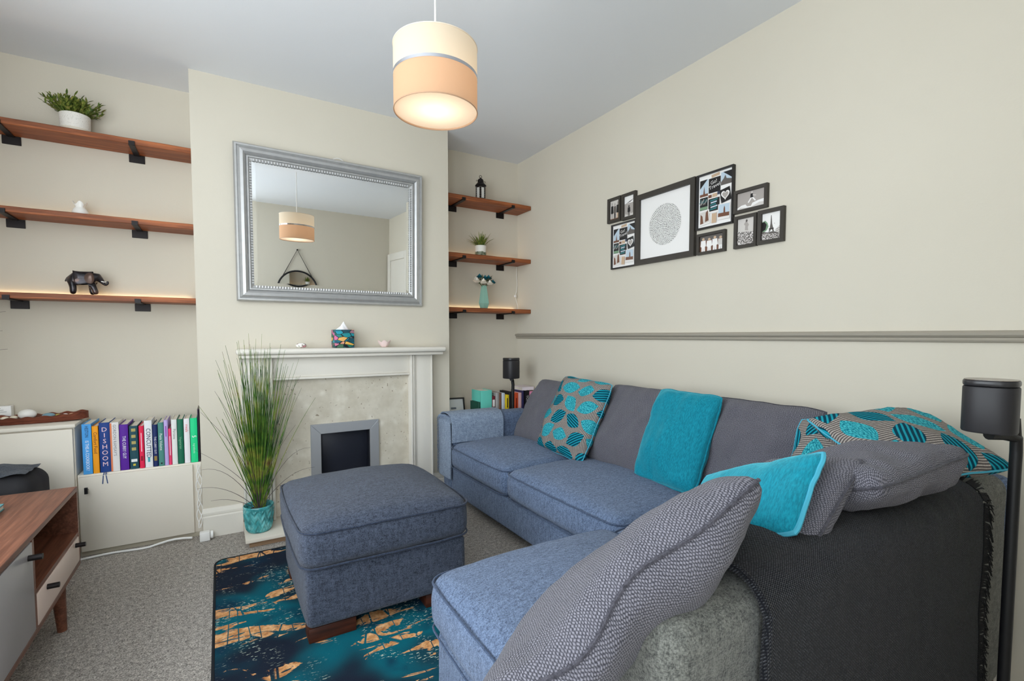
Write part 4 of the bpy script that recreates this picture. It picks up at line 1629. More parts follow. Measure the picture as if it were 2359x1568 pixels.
# vase with twigs, mostly out of view
t = thing('twig_vase', 'vase of dark curved twigs and white blossom at the left wall', 'vase', (-1.03, 3.12, ZT))
MB().lathe([(.03, 0), (.036, .01), (.04, .07), (.022, .14), (.026, .17), (.022, .168), (.018, .14), (0, .02)], 28, (-1.03, 3.12, ZT)).build('vase_body', M_CERAM, t, smooth=True)
mb = MB()
for (z0_, z1_, x1_) in ((.245, .368, -.838), (.20, .280, -.852), (.15, .195, -.838), (.30, .46, -.96)):
    pts = [(-1.03, 3.12, ZT + .16)]
    for k in range(1, 9):
        s = k / 8
        pts.append((-1.03 + (x1_ + 1.03) * s, 3.12 - .02 * s, ZT + .16 + (z1_ + .0) * (1 - (1 - s) ** 2.2)))
    mb.tube(pts, [.0014 * (1 - .6 * k / 8) for k in range(9)], 5)
mb.build('twigs', plain((52, 44, 44), .8), t, smooth=True)
pts = [(-1.03, 3.12, ZT + .16), (-.95, 3.12, ZT + .36), (-.872, 3.11, ZT + .405)]
MB().tube(pts, .002, 6).build('blossom_stem', plain((150, 146, 130), .8), t)
MB().tube([(-.900, 3.11, ZT + .375), (-.885, 3.11, ZT + .392), (-.868, 3.11, ZT + .408)], [.006, .009, .005], 8).build('blossom', plain((238, 236, 230), .8), t, smooth=True)

# ------------------------------------------------------------------ tv stand
TF, TE, TZ0, TZ1 = -.490, 2.452, .180, .486      # front plane x, far end y, bottom, top
TN, TBk = .78, -.90
tv = thing('tv_stand', 'low walnut media unit with open shelf, pale drawer and grey door', 'tv stand', (-.69, 1.6, 0))
box_at('top_panel', M_WALNUT, tv, TBk, TF, TN, TE, TZ1 - .018, TZ1, .0015, 1)
box_at('bottom_panel', M_WALNUT, tv, TBk, TF, TN, TE, TZ0, TZ0 + .016, .0015, 1)
box_at('end_panel', M_WALNUT, tv, TBk, TF, TE - .016, TE, TZ0 + .0162, TZ1 - .0182)
box_at('end_panel', M_WALNUT, tv, TBk, TF, TN, TN + .016, TZ0 + .0162, TZ1 - .0182)
YD = 1.93
box_at('divider', M_WALNUT, tv, TBk, TF, YD - .010, YD + .006, TZ0 + .0162, TZ1 - .0182)
box_at('back_panel', M_WALNUT, tv, TBk, TBk + .006, TN + .0162, TE - .0162, TZ0 + .0162, TZ1 - .0182)
box_at('shelf_panel', M_WALNUT, tv, TBk + .007, TF - .001, YD + .0062, TE - .0162, .298, .312)
d = MB().box(TF - .016, TF + .001, YD + .010, TE - .019, TZ0 + .020, .295).build('drawer', plain((226, 204, 192), .35), tv, bevel=.0015)
for y in (2.035, 2.385):
    MB().tube([(TF + .001, y, .276), (TF + .030, y, .276)], .0085, 12).build('handle', M_IRON, d, smooth=True)
d = MB().box(TF - .016, TF + .001, YD - .53, YD - .013, TZ0 + .020, TZ1 - .021).build('door', plain((168, 164, 166), .3), tv, bevel=.0015)
MB().tube([(TF + .001, YD - .05, .430), (TF + .032, YD - .05, .430)], .0085, 12).build('handle', M_IRON, d, smooth=True)
d = MB().box(TF - .016, TF + .001, TN + .02, YD - .534, TZ0 + .020, TZ1 - .021).build('door', plain((168, 164, 166), .3), tv, bevel=.0015)
for (x, y) in ((TF - .028, TE - .155), (TBk + .05, TE - .155), (TF - .028, TN + .15), (TBk + .05, TN + .15)):
    s = 1 if x > -.6 else -1
    e = 1 if y > 1.5 else -1
    MB().tube([(x - s * .006, y - e * .004, TZ0), (x, y, .0005)], [.022, .014], 16).build('leg', M_WALNUT, tv, smooth=True)
t = thing('black_cable', 'looped black cable inside the open shelf of the media unit', 'cable', (-.56, 2.1, .3125))
MB().tube([(-.60 + .055 * math.cos(.3 * k) * (1 - .01 * k), 2.08 + .03 * math.cos(.3 * k), .3155 + .050 + .050 * math.sin(.3 * k - 1.4)) for k in range(24)], .0022, 6).build('cable_loop', M_BLACK, t, smooth=True)
t = thing('slim_notebook', 'slim pale teal notebook lying on the media unit top', 'book', (-.72, 2.16, TZ1))
MB().box(-.83, -.637, 2.09, 2.25, TZ1 + .0005, TZ1 + .004).box(-.83, -.637, 2.09, 2.25, TZ1 + .016, TZ1 + .0195).box(-.83, -.827, 2.09, 2.25, TZ1 + .004, TZ1 + .016).build('cover', plain((92, 150, 156), .5), t)
box_at('pages', M_PAGES, t, -.8265, -.639, 2.092, 2.248, TZ1 + .0042, TZ1 + .0158)

# black bag behind the media unit
t = thing('black_bag', 'black fabric bag with dark clothing behind the media unit', 'bag', (-.80, 2.74, 0))
sb = softbox(-.96, -.665, 2.62, 2.86, .001, .50, .05, .02, .015, 8, 5, .006)
sb.build('bag_body', plain((34, 33, 36), .8), t, smooth=True, auto=3)
mb = MB()
def cl(a, b):
    x = -.95 + .27 * a
    y = 2.63 + .20 * b
    return (x, y, .515 + .030 * math.sin(PI * a) * math.sin(PI * b) + .012 * noise.noise(Vector((x * 18, y * 18, 0))))
mb.grid(cl, 20, 16)
mb.build('folded_clothing', mat_fabric('charcoal_cloth', (40, 44, 52), (84, 90, 100), 300), t, smooth=True)

# ------------------------------------------------------------------ cables and adapter on the floor
t = thing('extension_lead', 'white power cable running along the foot of the cupboards', 'cable', (-.35, 2.99, 0))
pts = [(-.80 + .036 * i, 2.985 + .008 * math.sin(i * .9) - .0, .0065 + (.012 * max(0, math.sin((i - 13) * .5)) if i > 13 else 0)) for i in range(19)]
MB().tube(pts, .0055, 8).build('cable', M_PLASTIC, t, smooth=True)
t = thing('power_adapter', 'white cube power adapter on the carpet by the chimney breast', 'adapter', (-.095, 2.95, 0))
box_at('adapter_body', M_PLASTIC, t, -.118, -.072, 2.925, 2.962, .001, .048, .004)
MB().tube([(-.070, 2.945, .026), (-.058, 2.945, .026)], .020, 20).build('plug_face', M_PLASTIC, t, smooth=True)
t = thing('hanging_cables', 'tangled thin white cables hanging beside the cupboard door', 'cable', (-.118, 3.015, .05))
mb = MB()
for k in range(3):
    pts = [(-.120 + .010 * math.sin(i * .8 + k * 2.1) + (.004 * k), 3.016 - .004 * k - .028 * max(0, (i - 12) / 5), .39 - .0195 * i) for i in range(18)]
    mb.tube(pts, .0022, 6)
mb.build('cables', M_PLASTIC, t, smooth=True)

# ------------------------------------------------------------------ rug
RX0, RX1, RY0, RY1 = -.052, .88, 1.05, 2.632
rg = thing('area_rug', 'navy and teal abstract rug with copper streaks under the footstool', 'rug', (.41, 1.85, 0))
def rrect(x0, x1, y0, y1, r, n=6):
    out = []
    for (cx, cy, a0) in ((x1 - r, y1 - r, 0), (x0 + r, y1 - r, 90), (x0 + r, y0 + r, 180), (x1 - r, y0 + r, 270)):
        for i in range(n + 1):
            a = math.radians(a0 + 90 * i / n)
            out.append((cx + r * math.cos(a), cy + r * math.sin(a)))
    return out
MB().prism(rrect(RX0 + .006, RX1 - .006, RY0 + .006, RY1 - .006, .045), .001, .0085).build('rug_pile', M_RUG, rg)
MB().tube([(x, y, .006) for x, y in rrect(RX0 + .005, RX1 - .005, RY0 + .005, RY1 - .005, .046)], .0055, 6, closed=True).build('bound_edge', plain((16, 22, 28), .9), rg, smooth=True)

# ------------------------------------------------------------------ ottoman
ot = thing('ottoman', 'large square slate blue upholstered footstool on dark wooden feet', 'footstool', (.525, 2.03, .0085))
OX0, OX1, OY0, OY1 = .228, .826, 1.722, 2.345
softbox(OX0, OX1, OY0, OY1, .060, .268, .022, 0, .006, 10, 2, .002).build('base', M_OTTO, ot, smooth=True, auto=3)
softbox(OX0 - .012, OX1 + .012, OY0 - .012, OY1 + .012, .266, .418, .045, .058, .018, 14, 3, .005).build('seat_cushion', M_OTTO, ot, smooth=True, auto=3)
MB().tube(piping_path(OX0 - .010, OX1 + .010, OY0 - .010, OY1 + .010, .402, .045, .014, 12, 1, .003), .0042, 6, closed=True).build('piping', M_PIPE, ot, smooth=True)
MB().tube(piping_path(OX0 - .010, OX1 + .010, OY0 - .010, OY1 + .010, .280, .045, .014, 12, 2, .003), .0042, 6, closed=True).build('piping', M_PIPE, ot, smooth=True)
for (x, y) in ((OX0 + .006, OY0 + .012), (OX1 - .166, OY0 + .012), (OX0 + .006, OY1 - .092), (OX1 - .166, OY1 - .092)):
    MB().box(x, x + .16, y, y + .08, .009, .0595).build('foot', M_FOOT, ot, bevel=.002)

# ------------------------------------------------------------------ sofa
SFX, SBX = 1.245, 2.018          # long side: seat front, back plane
SY0, SY1 = .420, 2.945           # rear plane of short side, outer arm plane
CX0, CY1 = .505, 1.262           # chaise end, chaise front
sf = thing('corner_sofa', 'large L-shaped slate blue corner sofa along the right wall', 'sofa', (1.45, 1.4, 0))
softbox(SFX + .004, SBX - .002, SY0 + .012, SY1 - .004, .062, .236, .020, 0, .003, 10, 1, .002).build('seat_base', M_SOFA, sf, smooth=True, auto=3)
softbox(CX0 + .004, SFX + .03, SY0 + .012, CY1 - .006, .062, .236, .020, 0, .003, 10, 4, .002).build('seat_base', M_SOFA, sf, smooth=True, auto=3)
# backs
softbox(1.925, SBX, SY0, SY1, .062, .655, .045, .006, .004, 12, 5, .003).build('backrest', M_SOFA, sf, smooth=True, auto=3)
softbox(CX0 + .002, 1.923, SY0, .560, .062, .672, .045, .006, .004, 14, 6, .003).build('backrest', M_BACKF, sf, smooth=True, auto=3)
# arm
softbox(SFX - .004, 1.870, 2.785, SY1, .062, .552, .045, .006, .004, 12, 7, .003).build('arm', M_SOFA, sf, smooth=True, auto=3)
# seat cushions: two on the long side, corner, chaise
def seat(x0, x1, y0, y1, seed, dome=.045, z1=.385, z0=.234):
    softbox(x0, x1, y0, y1, z0, z1, .048, dome, .014, 14, seed, .0045).build('seat_cushion', M_SOFA, sf, smooth=True, auto=3)
    MB().tube(piping_path(x0 + .002, x1 - .002, y0 + .002, y1 - .002, z1 - .014, .048, .013, 12, seed, .003), .0032, 6, closed=True).build('piping', M_PIPES, sf, smooth=True)
    MB().tube(piping_path(x0 + .002, x1 - .002, y0 + .002, y1 - .002, z0 + .014, .048, .013, 12, seed, .003), .0032, 6, closed=True).build('piping', M_PIPES, sf, smooth=True)
seat(SFX - .020, 1.862, 2.095, 2.780, 11)
seat(SFX - .020, 1.862, 1.278, 2.088, 12)
seat(1.175, 1.862, .590, 1.270, 13, .03, .372)
seat(CX0 - .012, 1.168, .590, CY1 + .012, 14, .048, .392)
for (x, y) in ((CX0 + .02, .45), (CX0 + .02, CY1 - .10), (SFX + .02, SY1 - .1), (SBX - .10, SY1 - .1), (SBX - .10, .45)):
    MB().box(x, x + .07, y, y + .07, .0095 if y > 1 and x < .8 else .001, .0615).build('foot', M_FOOT, sf)

# throw over the arm
th = thing('arm_throw', 'frayed denim blue throw folded over the sofa arm', 'throw', (1.42, 2.86, .37))
def drape(path, x0, x1, n=24, seed=0, amp=.004, skew=None):
    """sheet that follows a (y,z) path, swept along x"""
    L = [0]
    for p, q in zip(path[:-1], path[1:]):
        L.append(L[-1] + math.hypot(q[0] - p[0], q[1] - p[1]))
    def at(s):
        d = s * L[-1]
        for i in range(len(L) - 1):
            if d <= L[i + 1] + 1e-9:
                k = (d - L[i]) / max(1e-9, L[i + 1] - L[i])
                a, b = path[i], path[i + 1]
                ty, tz_ = b[0] - a[0], b[1] - a[1]
                q = math.hypot(ty, tz_)
                return a[0] + ty * k, a[1] + tz_ * k, -tz_ / q, ty / q
    return at
arm_path = [(2.772, .395), (2.770, .44), (2.770, .50), (2.776, .530), (2.790, .551), (2.815, .562), (2.865, .566), (2.915, .562), (2.940, .550), (2.954, .53), (2.958, .50), (2.959, .42), (2.960, .30), (2.961, .16)]
at = drape(arm_path, 0, 1)
def sheet(at, x0, x1, nx, ns, seed, amp, thick, xf=None, clearance=.003):
    mb = MB()
    def fn(off):
        def f(a, b):
            y, z, ny, nz = at(b)
            x = x0 + (x1 - x0) * a
            if xf:
                x = xf(a, b, x)
            w = amp * (.5 + .5 * noise.noise(Vector((x * 9 + seed, b * 7, seed)))) + amp * .6 * (.5 + .5 * noise.noise(Vector((x * 26 + seed, b * 5, seed + 4))))
            return (x, y + ny * (w + off), z + nz * (w + off))
        return f
    mb.grid(fn(clearance), nx, ns)
    mb.grid(fn(clearance + thick), nx, ns, flip=True)
    b0, n1 = 0, (nx + 1) * (ns + 1)
    def strip(ids):
        for p, q in zip(ids[:-1], ids[1:]):
            mb.face((p, q, q + n1, p + n1))
    strip([i for i in range(nx + 1)])
    strip([ns * (nx + 1) + i for i in range(nx + 1)][::-1])
    strip([j * (nx + 1) for j in range(ns + 1)][::-1])
    strip([j * (nx + 1) + nx for j in range(ns + 1)])
    return mb, fn(clearance + thick * .5)
# normals of the path point outward when walked from inside (low y) to outside, so flip sign
def flipn(f):
    def g(s):
        y, z, ny, nz = f(s)
        return y, z, ny, nz
    return g
mb, mid = sheet(at, 1.232, 1.605, 30, 46, 3, .005, .006)
o = mb.build('throw_cloth', M_THROW, th, smooth=True, weld=True, auto=1.2)
# front fold of the throw wraps the arm end
mb = MB()
def frontfold(a, b):
    y = 2.776 + .186 * a
    z = .16 + (.545 - .16) * b
    x = 1.226 - .006 * math.sin(PI * a) - .005 * noise.noise(Vector((y * 24, z * 5, 2)))
    if b > .93:
        x += .03 * (b - .93) / .07
    return (x, y, z)
mb.grid(frontfold, 16, 24, flip=True)
mb.grid(lambda a, b: (frontfold(a, b)[0] + .005, frontfold(a, b)[1], frontfold(a, b)[2]), 16, 24)
mb.build('front_fold', M_THROW, th, smooth=True)
mb = MB()
rnd = random.Random(5)
for i in range(70):
    s = i / 69
    z = .545 - .36 * s
    y = 2.962 + rnd.uniform(-.002, .004)
    x = 1.228
    mb.tube([(x, y, z), (x - .006, y + rnd.uniform(.003, .010), z - rnd.uniform(.004, .0145)), (x - .008, y + rnd.uniform(.002, .012), z - rnd.uniform(.014, .026))], .0012, 4)
for i in range(30):
    y = 2.775 + .18 * i / 29
    z = .562 - .01 * abs(i - 14) / 14
    mb.tube([(1.232, y, z), (1.222, y, z - .004), (1.218, y + rnd.uniform(-.004, .004), z - rnd.uniform(.012, .028))], .0012, 4)
stuff(mb.build('fringe', M_THROW, th, smooth=True))

# black throw over the short back
bt = thing('black_throw', 'black knitted throw with ragged fringe over the sofa back', 'throw', (1.2, .41, .15))
bp = [(.592, .60), (.590, .655), (.582, .672), (.562, .688), (.525, .693), (.480, .693), (.442, .688), (.420, .672), (.411, .655), (.410, .60), (.410, .50), (.409, .38), (.408, .28), (.407, .20), (.407, .165)]
bat0 = drape(bp[::-1], 0, 1)
def bat(s):
    y, z, ny, nz = bat0(s)
    return y, z, ny, nz
def bxf(a, b, x):
    return x - .035 * (1 - b) * (1 - a) * 0 + .02 * noise.noise(Vector((a * 3, b * 3, 7)))
mb, mid = sheet(bat, .690, 1.610, 70, 60, 9, .006, .005, bxf)
mb.build('throw_cloth', M_BLACKT, bt, smooth=True, weld=True, auto=1.2)
mb = MB()
pts = []
for k in range(40):
    p = mid(0.0, k / 39)
    pts.append((p[0], p[1] - .003 if k < 26 else p[1], p[2] + (.002 if k > 26 else 0)))
mb.tube(pts, .0075, 8)
mb.build('rolled_hem', M_BLACKT, bt, smooth=True)
mb = MB()
for i in range(330):
    b = i / 329 * .96 + .01
    p = Vector(mid(1.0, b))
    y, z, ny, nz = bat(b)
    out = Vector((0, ny, nz))
    ln = rnd.uniform(.022, .058)
    drp = rnd.uniform(.008, .040)
    if b > .68:
        e = p + Vector((ln, 0, 0)) + out * .006
        m_ = p + Vector((ln * .5, 0, 0)) + out * .007
    else:
        m_ = p + Vector((ln * .7, 0, -drp * .3)) + out * .007
        e = p + Vector((ln, 0, -drp)) + out * .009
    mb.tube([tuple(p + out * .003), tuple(m_), tuple(e)], [.0022, .002, .0008], 4)
stuff(mb.build('fringe', plain((14, 14, 16), .95), bt, smooth=True))

# ------------------------------------------------------------------ cushions along the right wall
GC = 'grey back cushions against the right wall'
def lean_cushion(label, mat, pm, yc, W, Hh, T, xb, zb, lean, group, seed, yaw=0.0, roll=0.0, name='cushion', pinch=.035, piper=.0035, wr=.011):
    """cushion standing on the seat at (xb, yc, zb), leaning towards +x"""
    right = Vector((math.sin(yaw), -math.cos(yaw), 0))
    back = Vector((math.cos(yaw), math.sin(yaw), 0))
    up = Vector((0, 0, 1)) * math.cos(lean) + back * math.sin(lean)
    if roll:
        r2 = right * math.cos(roll) + up * math.sin(roll)
        up = up * math.cos(roll) - right * math.sin(roll)
        right = r2
    c = Vector((xb, yc, zb)) + up * Hh / 2
    return pillow(name, label, mat, pm, c, right, up, W, Hh, T, seed, pinch, wr, None, group, piper)


lean_cushion('grey chenille back cushion beside the sofa arm', M_CUSH, M_PIPEG, 2.487, .47, .45, .17, 1.654, .395, .56, None, 1)
lean_cushion('grey chenille back cushion between the leaf-print and teal cushions', M_CUSH, M_PIPEG, 1.759, .52, .455, .18, 1.700, .395, .463, None, 2)
lean_cushion('grey chenille back cushion between teal velvet and corner leaf-print cushions', M_CUSH, M_PIPEG, 1.130, .49, .43, .18, 1.755, .395, .32, None, 3, -.03)
lean_cushion('teal and beige leaf-print cushion nearest the sofa arm', M_LEAF, M_TEALP, 2.150, .445, .465, .15, 1.600, .405, .456, None, 4, -.006, -.038, piper=.003)
lean_cushion('plain teal velvet cushion among the back cushions', M_TEAL, M_TEAL, 1.446, .345, .445, .15, 1.645, .410, .413, None, 5, .012, -.014, piper=.004)


# ------------------------------------------------------------------ cushions over the short back
def edge_cushion(label, mat, pm, Bp, Tp, n, W, T, seed, edge=None, pinch=.04, name='cushion', piper=.0035, ext=0.0, wr=.008, flat=.42):
    """cushion given by its visible side edge (bottom to top) and facing direction"""
    Bp, Tp = Vector(Bp), Vector(Tp)
    up = (Tp - Bp)
    Hh = up.length + ext
    up.normalize()
    n = Vector(n)
    n = (n - up * n.dot(up)).normalized()
    right = up.cross(n)
    away = right if right.x > 0 else -right
    c = (Bp + Tp) / 2 - up * ext / 2 + away * W / 2
    return pillow(name, label, mat, pm, c, right, up, W, Hh, T, seed, pinch, wr, edge, None, piper, flat)


def wavy_edge(s, t):
    k = max(0.0, (s - .2) / .8)
    return .022 * k * math.sin(5.2 * t + .6) * math.exp(-((t + .25) / .55) ** 2)


edge_cushion('big crumpled grey cushion slumped over the chaise end of the sofa back', M_CUSH, M_PIPEG, (.329, .500, .626), (.681, .400, .872), (-.24, .72, .63), .44, .160, 21, wavy_edge, .03, ext=.10, flat=.36)
pillow('cushion', 'grey cushion with the teal velvet pillow leaning on its front', M_CUSH, M_PIPEG, (1.028, .588, .692), (-.212, -.914, .346), (.82, 0, .57), .31, .285, .115, 22, .04, .008)
pillow('cushion', 'bright teal velvet pillow with pale piping beside the black throw', M_TEAL, M_TEALP, (.968, .622, .712), (-.08, -.93, .40), (.78, .05, .60), .33, .215, .075, 23, .05, .004, None, None, .005)
pillow('cushion', 'slumped grey cushion lying on top of the black throw', M_CUSH, M_PIPEG, (1.262, .545, .738), (-1, .05, -.05), (.0, -.92, .34), .40, .34, .13, 24, .03, .012, None, None, .0035, .32)
pillow('cushion', 'teal and beige leaf-print cushion propped upright in the sofa corner', M_LEAFR, M_TEALP, (1.740, .725, .622), (.20, -.98, 0), (.58, .10, .80), .42, .38, .12, 25, .05, .006, None, None, .003)
pillow('cushion', 'leaf-print cushion lying across the sofa corner above the throw fringe', M_LEAFR, M_TEALP, (1.650, .585, .768), (.90, -.42, .07), (.38, .80, .34), .37, .32, .11, 26, .05, .006, None, None, .003)


# ------------------------------------------------------------------ speakers
def speaker(label, x, y, zb, ht, r, pole, yaw, group, base):
    t = thing('speaker_on_stand', label, 'speaker', (x, y, 0), group)
    def sq(rr):
        out = []
        for k in range(40):
            a = 2 * PI * k / 40
            c, s = math.cos(a), math.sin(a)
            e = 2.8
            d = (abs(c) ** e + abs(s) ** e) ** (-1 / e)
            out.append((x + rr * d * math.cos(a + yaw), y + rr * d * math.sin(a + yaw)))
        return out
    MB().prism(sq(r), zb, zb + ht * .88).build('speaker_body', M_SPK, t, bevel=.004)
    MB().prism(sq(r * 1.004), zb + ht * .885, zb + ht).build('speaker_cap', plain((46, 45, 47), .3), t, bevel=.004)
    MB().prism(sq(r * .96), zb + ht + .0002, zb + ht + .001).build('touch_panel', plain((120, 108, 96), .18, .0, .7), t)
    bx, by = pole
    MB().tube([(x, y, zb - .006), (x + .55 * (bx - x), y + .55 * (by - y), zb - .008), (bx - .0, by, zb - .018), (bx + .004, by, zb - .05), (bx + .002, by, zb - .10), (bx, by, .02)], [.013, .013, .012, .0115, .0115, .0115], 12).build('pole', M_BLACK, t, smooth=True)
    MB().tube([(bx, by, zb + .03), (bx, by, zb - .02)], [.006, .010], 10).build('rear_bracket', M_BLACK, t, smooth=True)
    MB().lathe([(.09, .0012), (.09, .010), (.085, .014), (.0, .016)], 32, (base[0], base[1], 0)).build('stand_base', M_BLACK, t, smooth=True, auto=.5)
    return t


speaker('black speaker on a slim floor stand beside the black throw', 1.532, .376, .846, .122, .0480, (1.600, .345), .1, 'black speakers on stands', (1.60, .345))
speaker('black speaker on a slim floor stand behind the sofa arm', 1.790, 2.965, .763, .148, .055, (1.812, 2.982), .2, 'black speakers on stands', (1.812, 2.900))

# ------------------------------------------------------------------ picture frames on the right wall
PR, PU = (0, -1, 0), (0, 0, 1)
CW = (234, 231, 228)
PM = [plain(c, .35) for c in ((236, 233, 230), (28, 26, 27), (96, 90, 86), (168, 160, 154), (206, 200, 194), (44, 120, 124), (196, 168, 140), (112, 74, 56), (120, 150, 120), (60, 66, 84), (186, 202, 214), (226, 222, 218))]
WHT, BLK, DGR, GRY, LGR, TEA, TAP, BRN, GRN, NAV, SKY, OFF = range(12)


def frame(label, ya, yb, za, zb, bw, depth=.018, fm=None, group=None):
    """ya > yb: left and right edges as seen from the room"""
    w, h = ya - yb, zb - za
    t = local_thing('picture_frame', label, 'picture', frame_matrix((XR - .0008, (ya + yb) / 2, (za + zb) / 2), PR, PU), group)
    mb = MB()
    W, H_ = w / 2, h / 2
    o = [(-W, -H_), (W, -H_), (W, H_), (-W, H_)]
    i = [(-W + bw, -H_ + bw), (W - bw, -H_ + bw), (W - bw, H_ - bw), (-W + bw, H_ - bw)]
    for k in range(4):
        l = (k + 1) % 4
        mb.quad((*o[k], depth), (*o[l], depth), (*i[l], depth - .001), (*i[k], depth - .001))
        mb.quad((*o[k], 0), (*o[l], 0), (*o[l], depth), (*o[k], depth))
        mb.quad((*i[k], depth - .001), (*i[l], depth - .001), (*i[l], .004), (*i[k], .004))
    mb.build('frame_moulding', fm or M_FRAMEB, t)
    return t, W - bw, H_ - bw


class Print(MB):
    """flat printed artwork in normalised coordinates (0..1, y down)"""

    def __init__(self, w, h, z=.006):
        super().__init__()
        self.w, self.h_, self.z, self.k = w, h, z, 0

    def P(self, x, y):
        return ((2 * x - 1) * self.w, (1 - 2 * y) * self.h_, self.z + self.k * .00012)

    def shape(self, pts, m):
        self.k += 1
        self.cur = m
        self.poly([self.P(*p) for p in pts][::-1])

    def rect(self, x0, y0, x1, y1, m, rot=0):
        cx, cy = (x0 + x1) / 2, (y0 + y1) / 2
        pts = []
        for (x, y) in ((x0, y0), (x1, y0), (x1, y1), (x0, y1)):
            dx, dy = (x - cx) * self.w, (y - cy) * self.h_
            c, s = math.cos(rot), math.sin(rot)
            pts.append((cx + (dx * c - dy * s) / self.w, cy + (dx * s + dy * c) / self.h_))
        self.shape(pts, m)

    def oval(self, cx, cy, rx, ry, m, n=16):
        self.shape([(cx + rx * math.cos(2 * PI * i / n), cy + ry * math.sin(2 * PI * i / n)) for i in range(n)], m)

    def person(self, x, y0, y1, w, top, legs, head=GRY):
        h = y1 - y0
        self.shape([(x - w * .28, y0 + h * .62), (x - w * .30, y1), (x - w * .04, y1), (x, y0 + h * .68), (x + w * .04, y1), (x + w * .30, y1), (x + w * .28, y0 + h * .62)], legs)
        self.shape([(x - w * .38, y0 + h * .20), (x + w * .38, y0 + h * .20), (x + w * .46, y0 + h * .60), (x + w * .30, y0 + h * .66), (x - w * .30, y0 + h * .66), (x - w * .46, y0 + h * .60)], top)
        self.oval(x, y0 + h * .10, w * .22, h * .10, head, 12)

    def done(self, t):
        return self.build('print', PM, t)


def collage(t, w, h, sc):
    p = Print(w, h)
    p.rect(0, 0, 1, 1, WHT)
    p.rect(.03, .08, .28, .40, SKY)
    p.shape([(.03, .08), (.26, .08), (.03, .24)], BLK)
    p.shape([(.13, .36), (.16, .20), (.19, .36)], BRN)
    p.rect(.03, .35, .28, .40, BRN)
    p.rect(.66, .04, .97, .28, SKY)
    p.shape([(.72, .04), (.97, .04), (.97, .18)], BLK)
    p.shape([(.66, .22), (.74, .16), (.78, .10), (.82, .17), (.97, .20), (.97, .28), (.66, .28)], DGR)
    p.rect(.38, .02, .62, .075, TAP, -.1)
    p.rect(.30, .09, .65, .37, BLK)
    p.rect(.04, .42, .28, .66, BLK)
    for k in range(9):
        p.rect(.05 + .024 * k, .44 + .02 * (k % 3), .062 + .024 * k, .53 + .03 * (k % 2), LGR if k % 2 else TEA, .5)
    p.rect(.05, .60, .28, .655, GRN)
    p.rect(.30, .40, .40, .46, BRN)
    p.rect(.42, .39, .56, .47, TAP)
    p.rect(.57, .37, .67, .43, NAV)
    p.rect(.66, .35, .95, .60, BLK, -.18)
    ht = []
    for i in range(28):
        a = 2 * PI * i / 28
        ht.append((.80 + .0075 * 16 * math.sin(a) ** 3, .47 - .0060 * (13 * math.cos(a) - 5 * math.cos(2 * a) - 2 * math.cos(3 * a) - math.cos(4 * a))))
    p.shape(ht, WHT)
    p.shape([(.80 + (x - .80) * .72, .475 + (y - .475) * .72) for x, y in ht], GRY)
    p.rect(.29, .46, .66, .76, OFF)
    p.rect(.31, .48, .64, .72, BLK)
    for k in range(5):
        p.rect(.36 + .02 * (k % 2), .50 + .042 * k, .58 - .02 * (k % 3), .525 + .042 * k, TEA if k % 2 == 0 else SKY, -.08)
    p.rect(.04, .68, .36, .95, OFF, -.12)
    p.rect(.06, .70, .34, .92, LGR, -.12)
    p.shape([(.07, .93), (.08, .74), (.14, .78), (.17, .92)], BRN)
    p.shape([(.22, .90), (.24, .72), (.30, .68), (.33, .88)], BRN)
    p.rect(.42, .77, .56, .95, TAP, .04)
    p.rect(.60, .63, .95, .92, OFF, .04)
    p.rect(.62, .64, .93, .87, SKY, .04)
    p.shape([(.76, .84), (.77, .72), (.79, .67), (.81, .72), (.82, .84)], BRN)
    p.rect(.61, .80, .93, .87, BRN, .04)
    p.done(t)
    text_part('print_lettering', 'Go!\nTravel', .030 * sc, PM[WHT], t, ((2 * .475 - 1) * w, (1 - 2 * .215) * h, .0105), (.97, .2, 0), (-.2, .97, 0))
    return p


DK = plain((34, 31, 30), .45)
t, w, h = frame('small black frame, photo of three people, top outer corner of the gallery', 2.231, 2.121, 1.747, 1.892, .016)
p = Print(w, h)
p.rect(0, 0, 1, 1, LGR)
for (x, a, b) in ((.2, BLK, GRY), (.5, DGR, BLK), (.8, BLK, TAP)):
    p.person(x, .08 + .05 * (x == .5), .97, .30, a, b, GRY)
p.rect(0, .93, 1, 1, BRN)
p.done(t)
t, w, h = frame('small black frame, photo of a figure under a pale sky', 2.112, 2.001, 1.742, 1.891, .016)
p = Print(w, h)
p.rect(0, 0, 1, 1, WHT)
p.rect(0, .35, 1, 1, GRY)
p.shape([(.1, .36), (.5, .26), (.95, .18), (.6, .30)], DGR)
p.shape([(0, 1), (.1, .84), (.3, .90), (.5, .80), (.7, .88), (1, .82), (1, 1)], LGR)
p.person(.45, .45, .96, .30, BLK, DGR, BLK)
p.done(t)
t, w, h = frame('narrow black frame with a travel collage below the two small photos', 2.198, 1.998, 1.468, 1.732, .008, .016, DK)
collage(t, w, h, .8)
t, w, h = frame('large square dark frame with a circular word-map print', 1.995, 1.598, 1.468, 1.855, .028, .022)
p = Print(w, h)
p.rect(0, 0, 1, 1, WHT)
p.done(t)
md = MB().poly([(.108 * math.cos(2 * PI * k / 64), .001 + .108 * math.sin(2 * PI * k / 64), .0072) for k in range(64)])
md.build('word_circle', M_WORDS, t)
t, w, h = frame('tall thin black frame with a travel collage and heart card', 1.592, 1.392, 1.589, 1.854, .008, .018, DK)
collage(t, w, h, .8)
t, w, h = frame('small landscape frame, photo of four people in white', 1.585, 1.429, 1.467, 1.568, .013)
p = Print(w, h)
p.rect(0, 0, 1, 1, BRN)
p.rect(0, 0, 1, .3, DGR)
for k, x in enumerate((.14, .40, .64, .88)):
    p.person(x, .10 + .06 * (k % 2), 1.0, .26, WHT if k < 3 else LGR, WHT, TAP)
p.done(t)
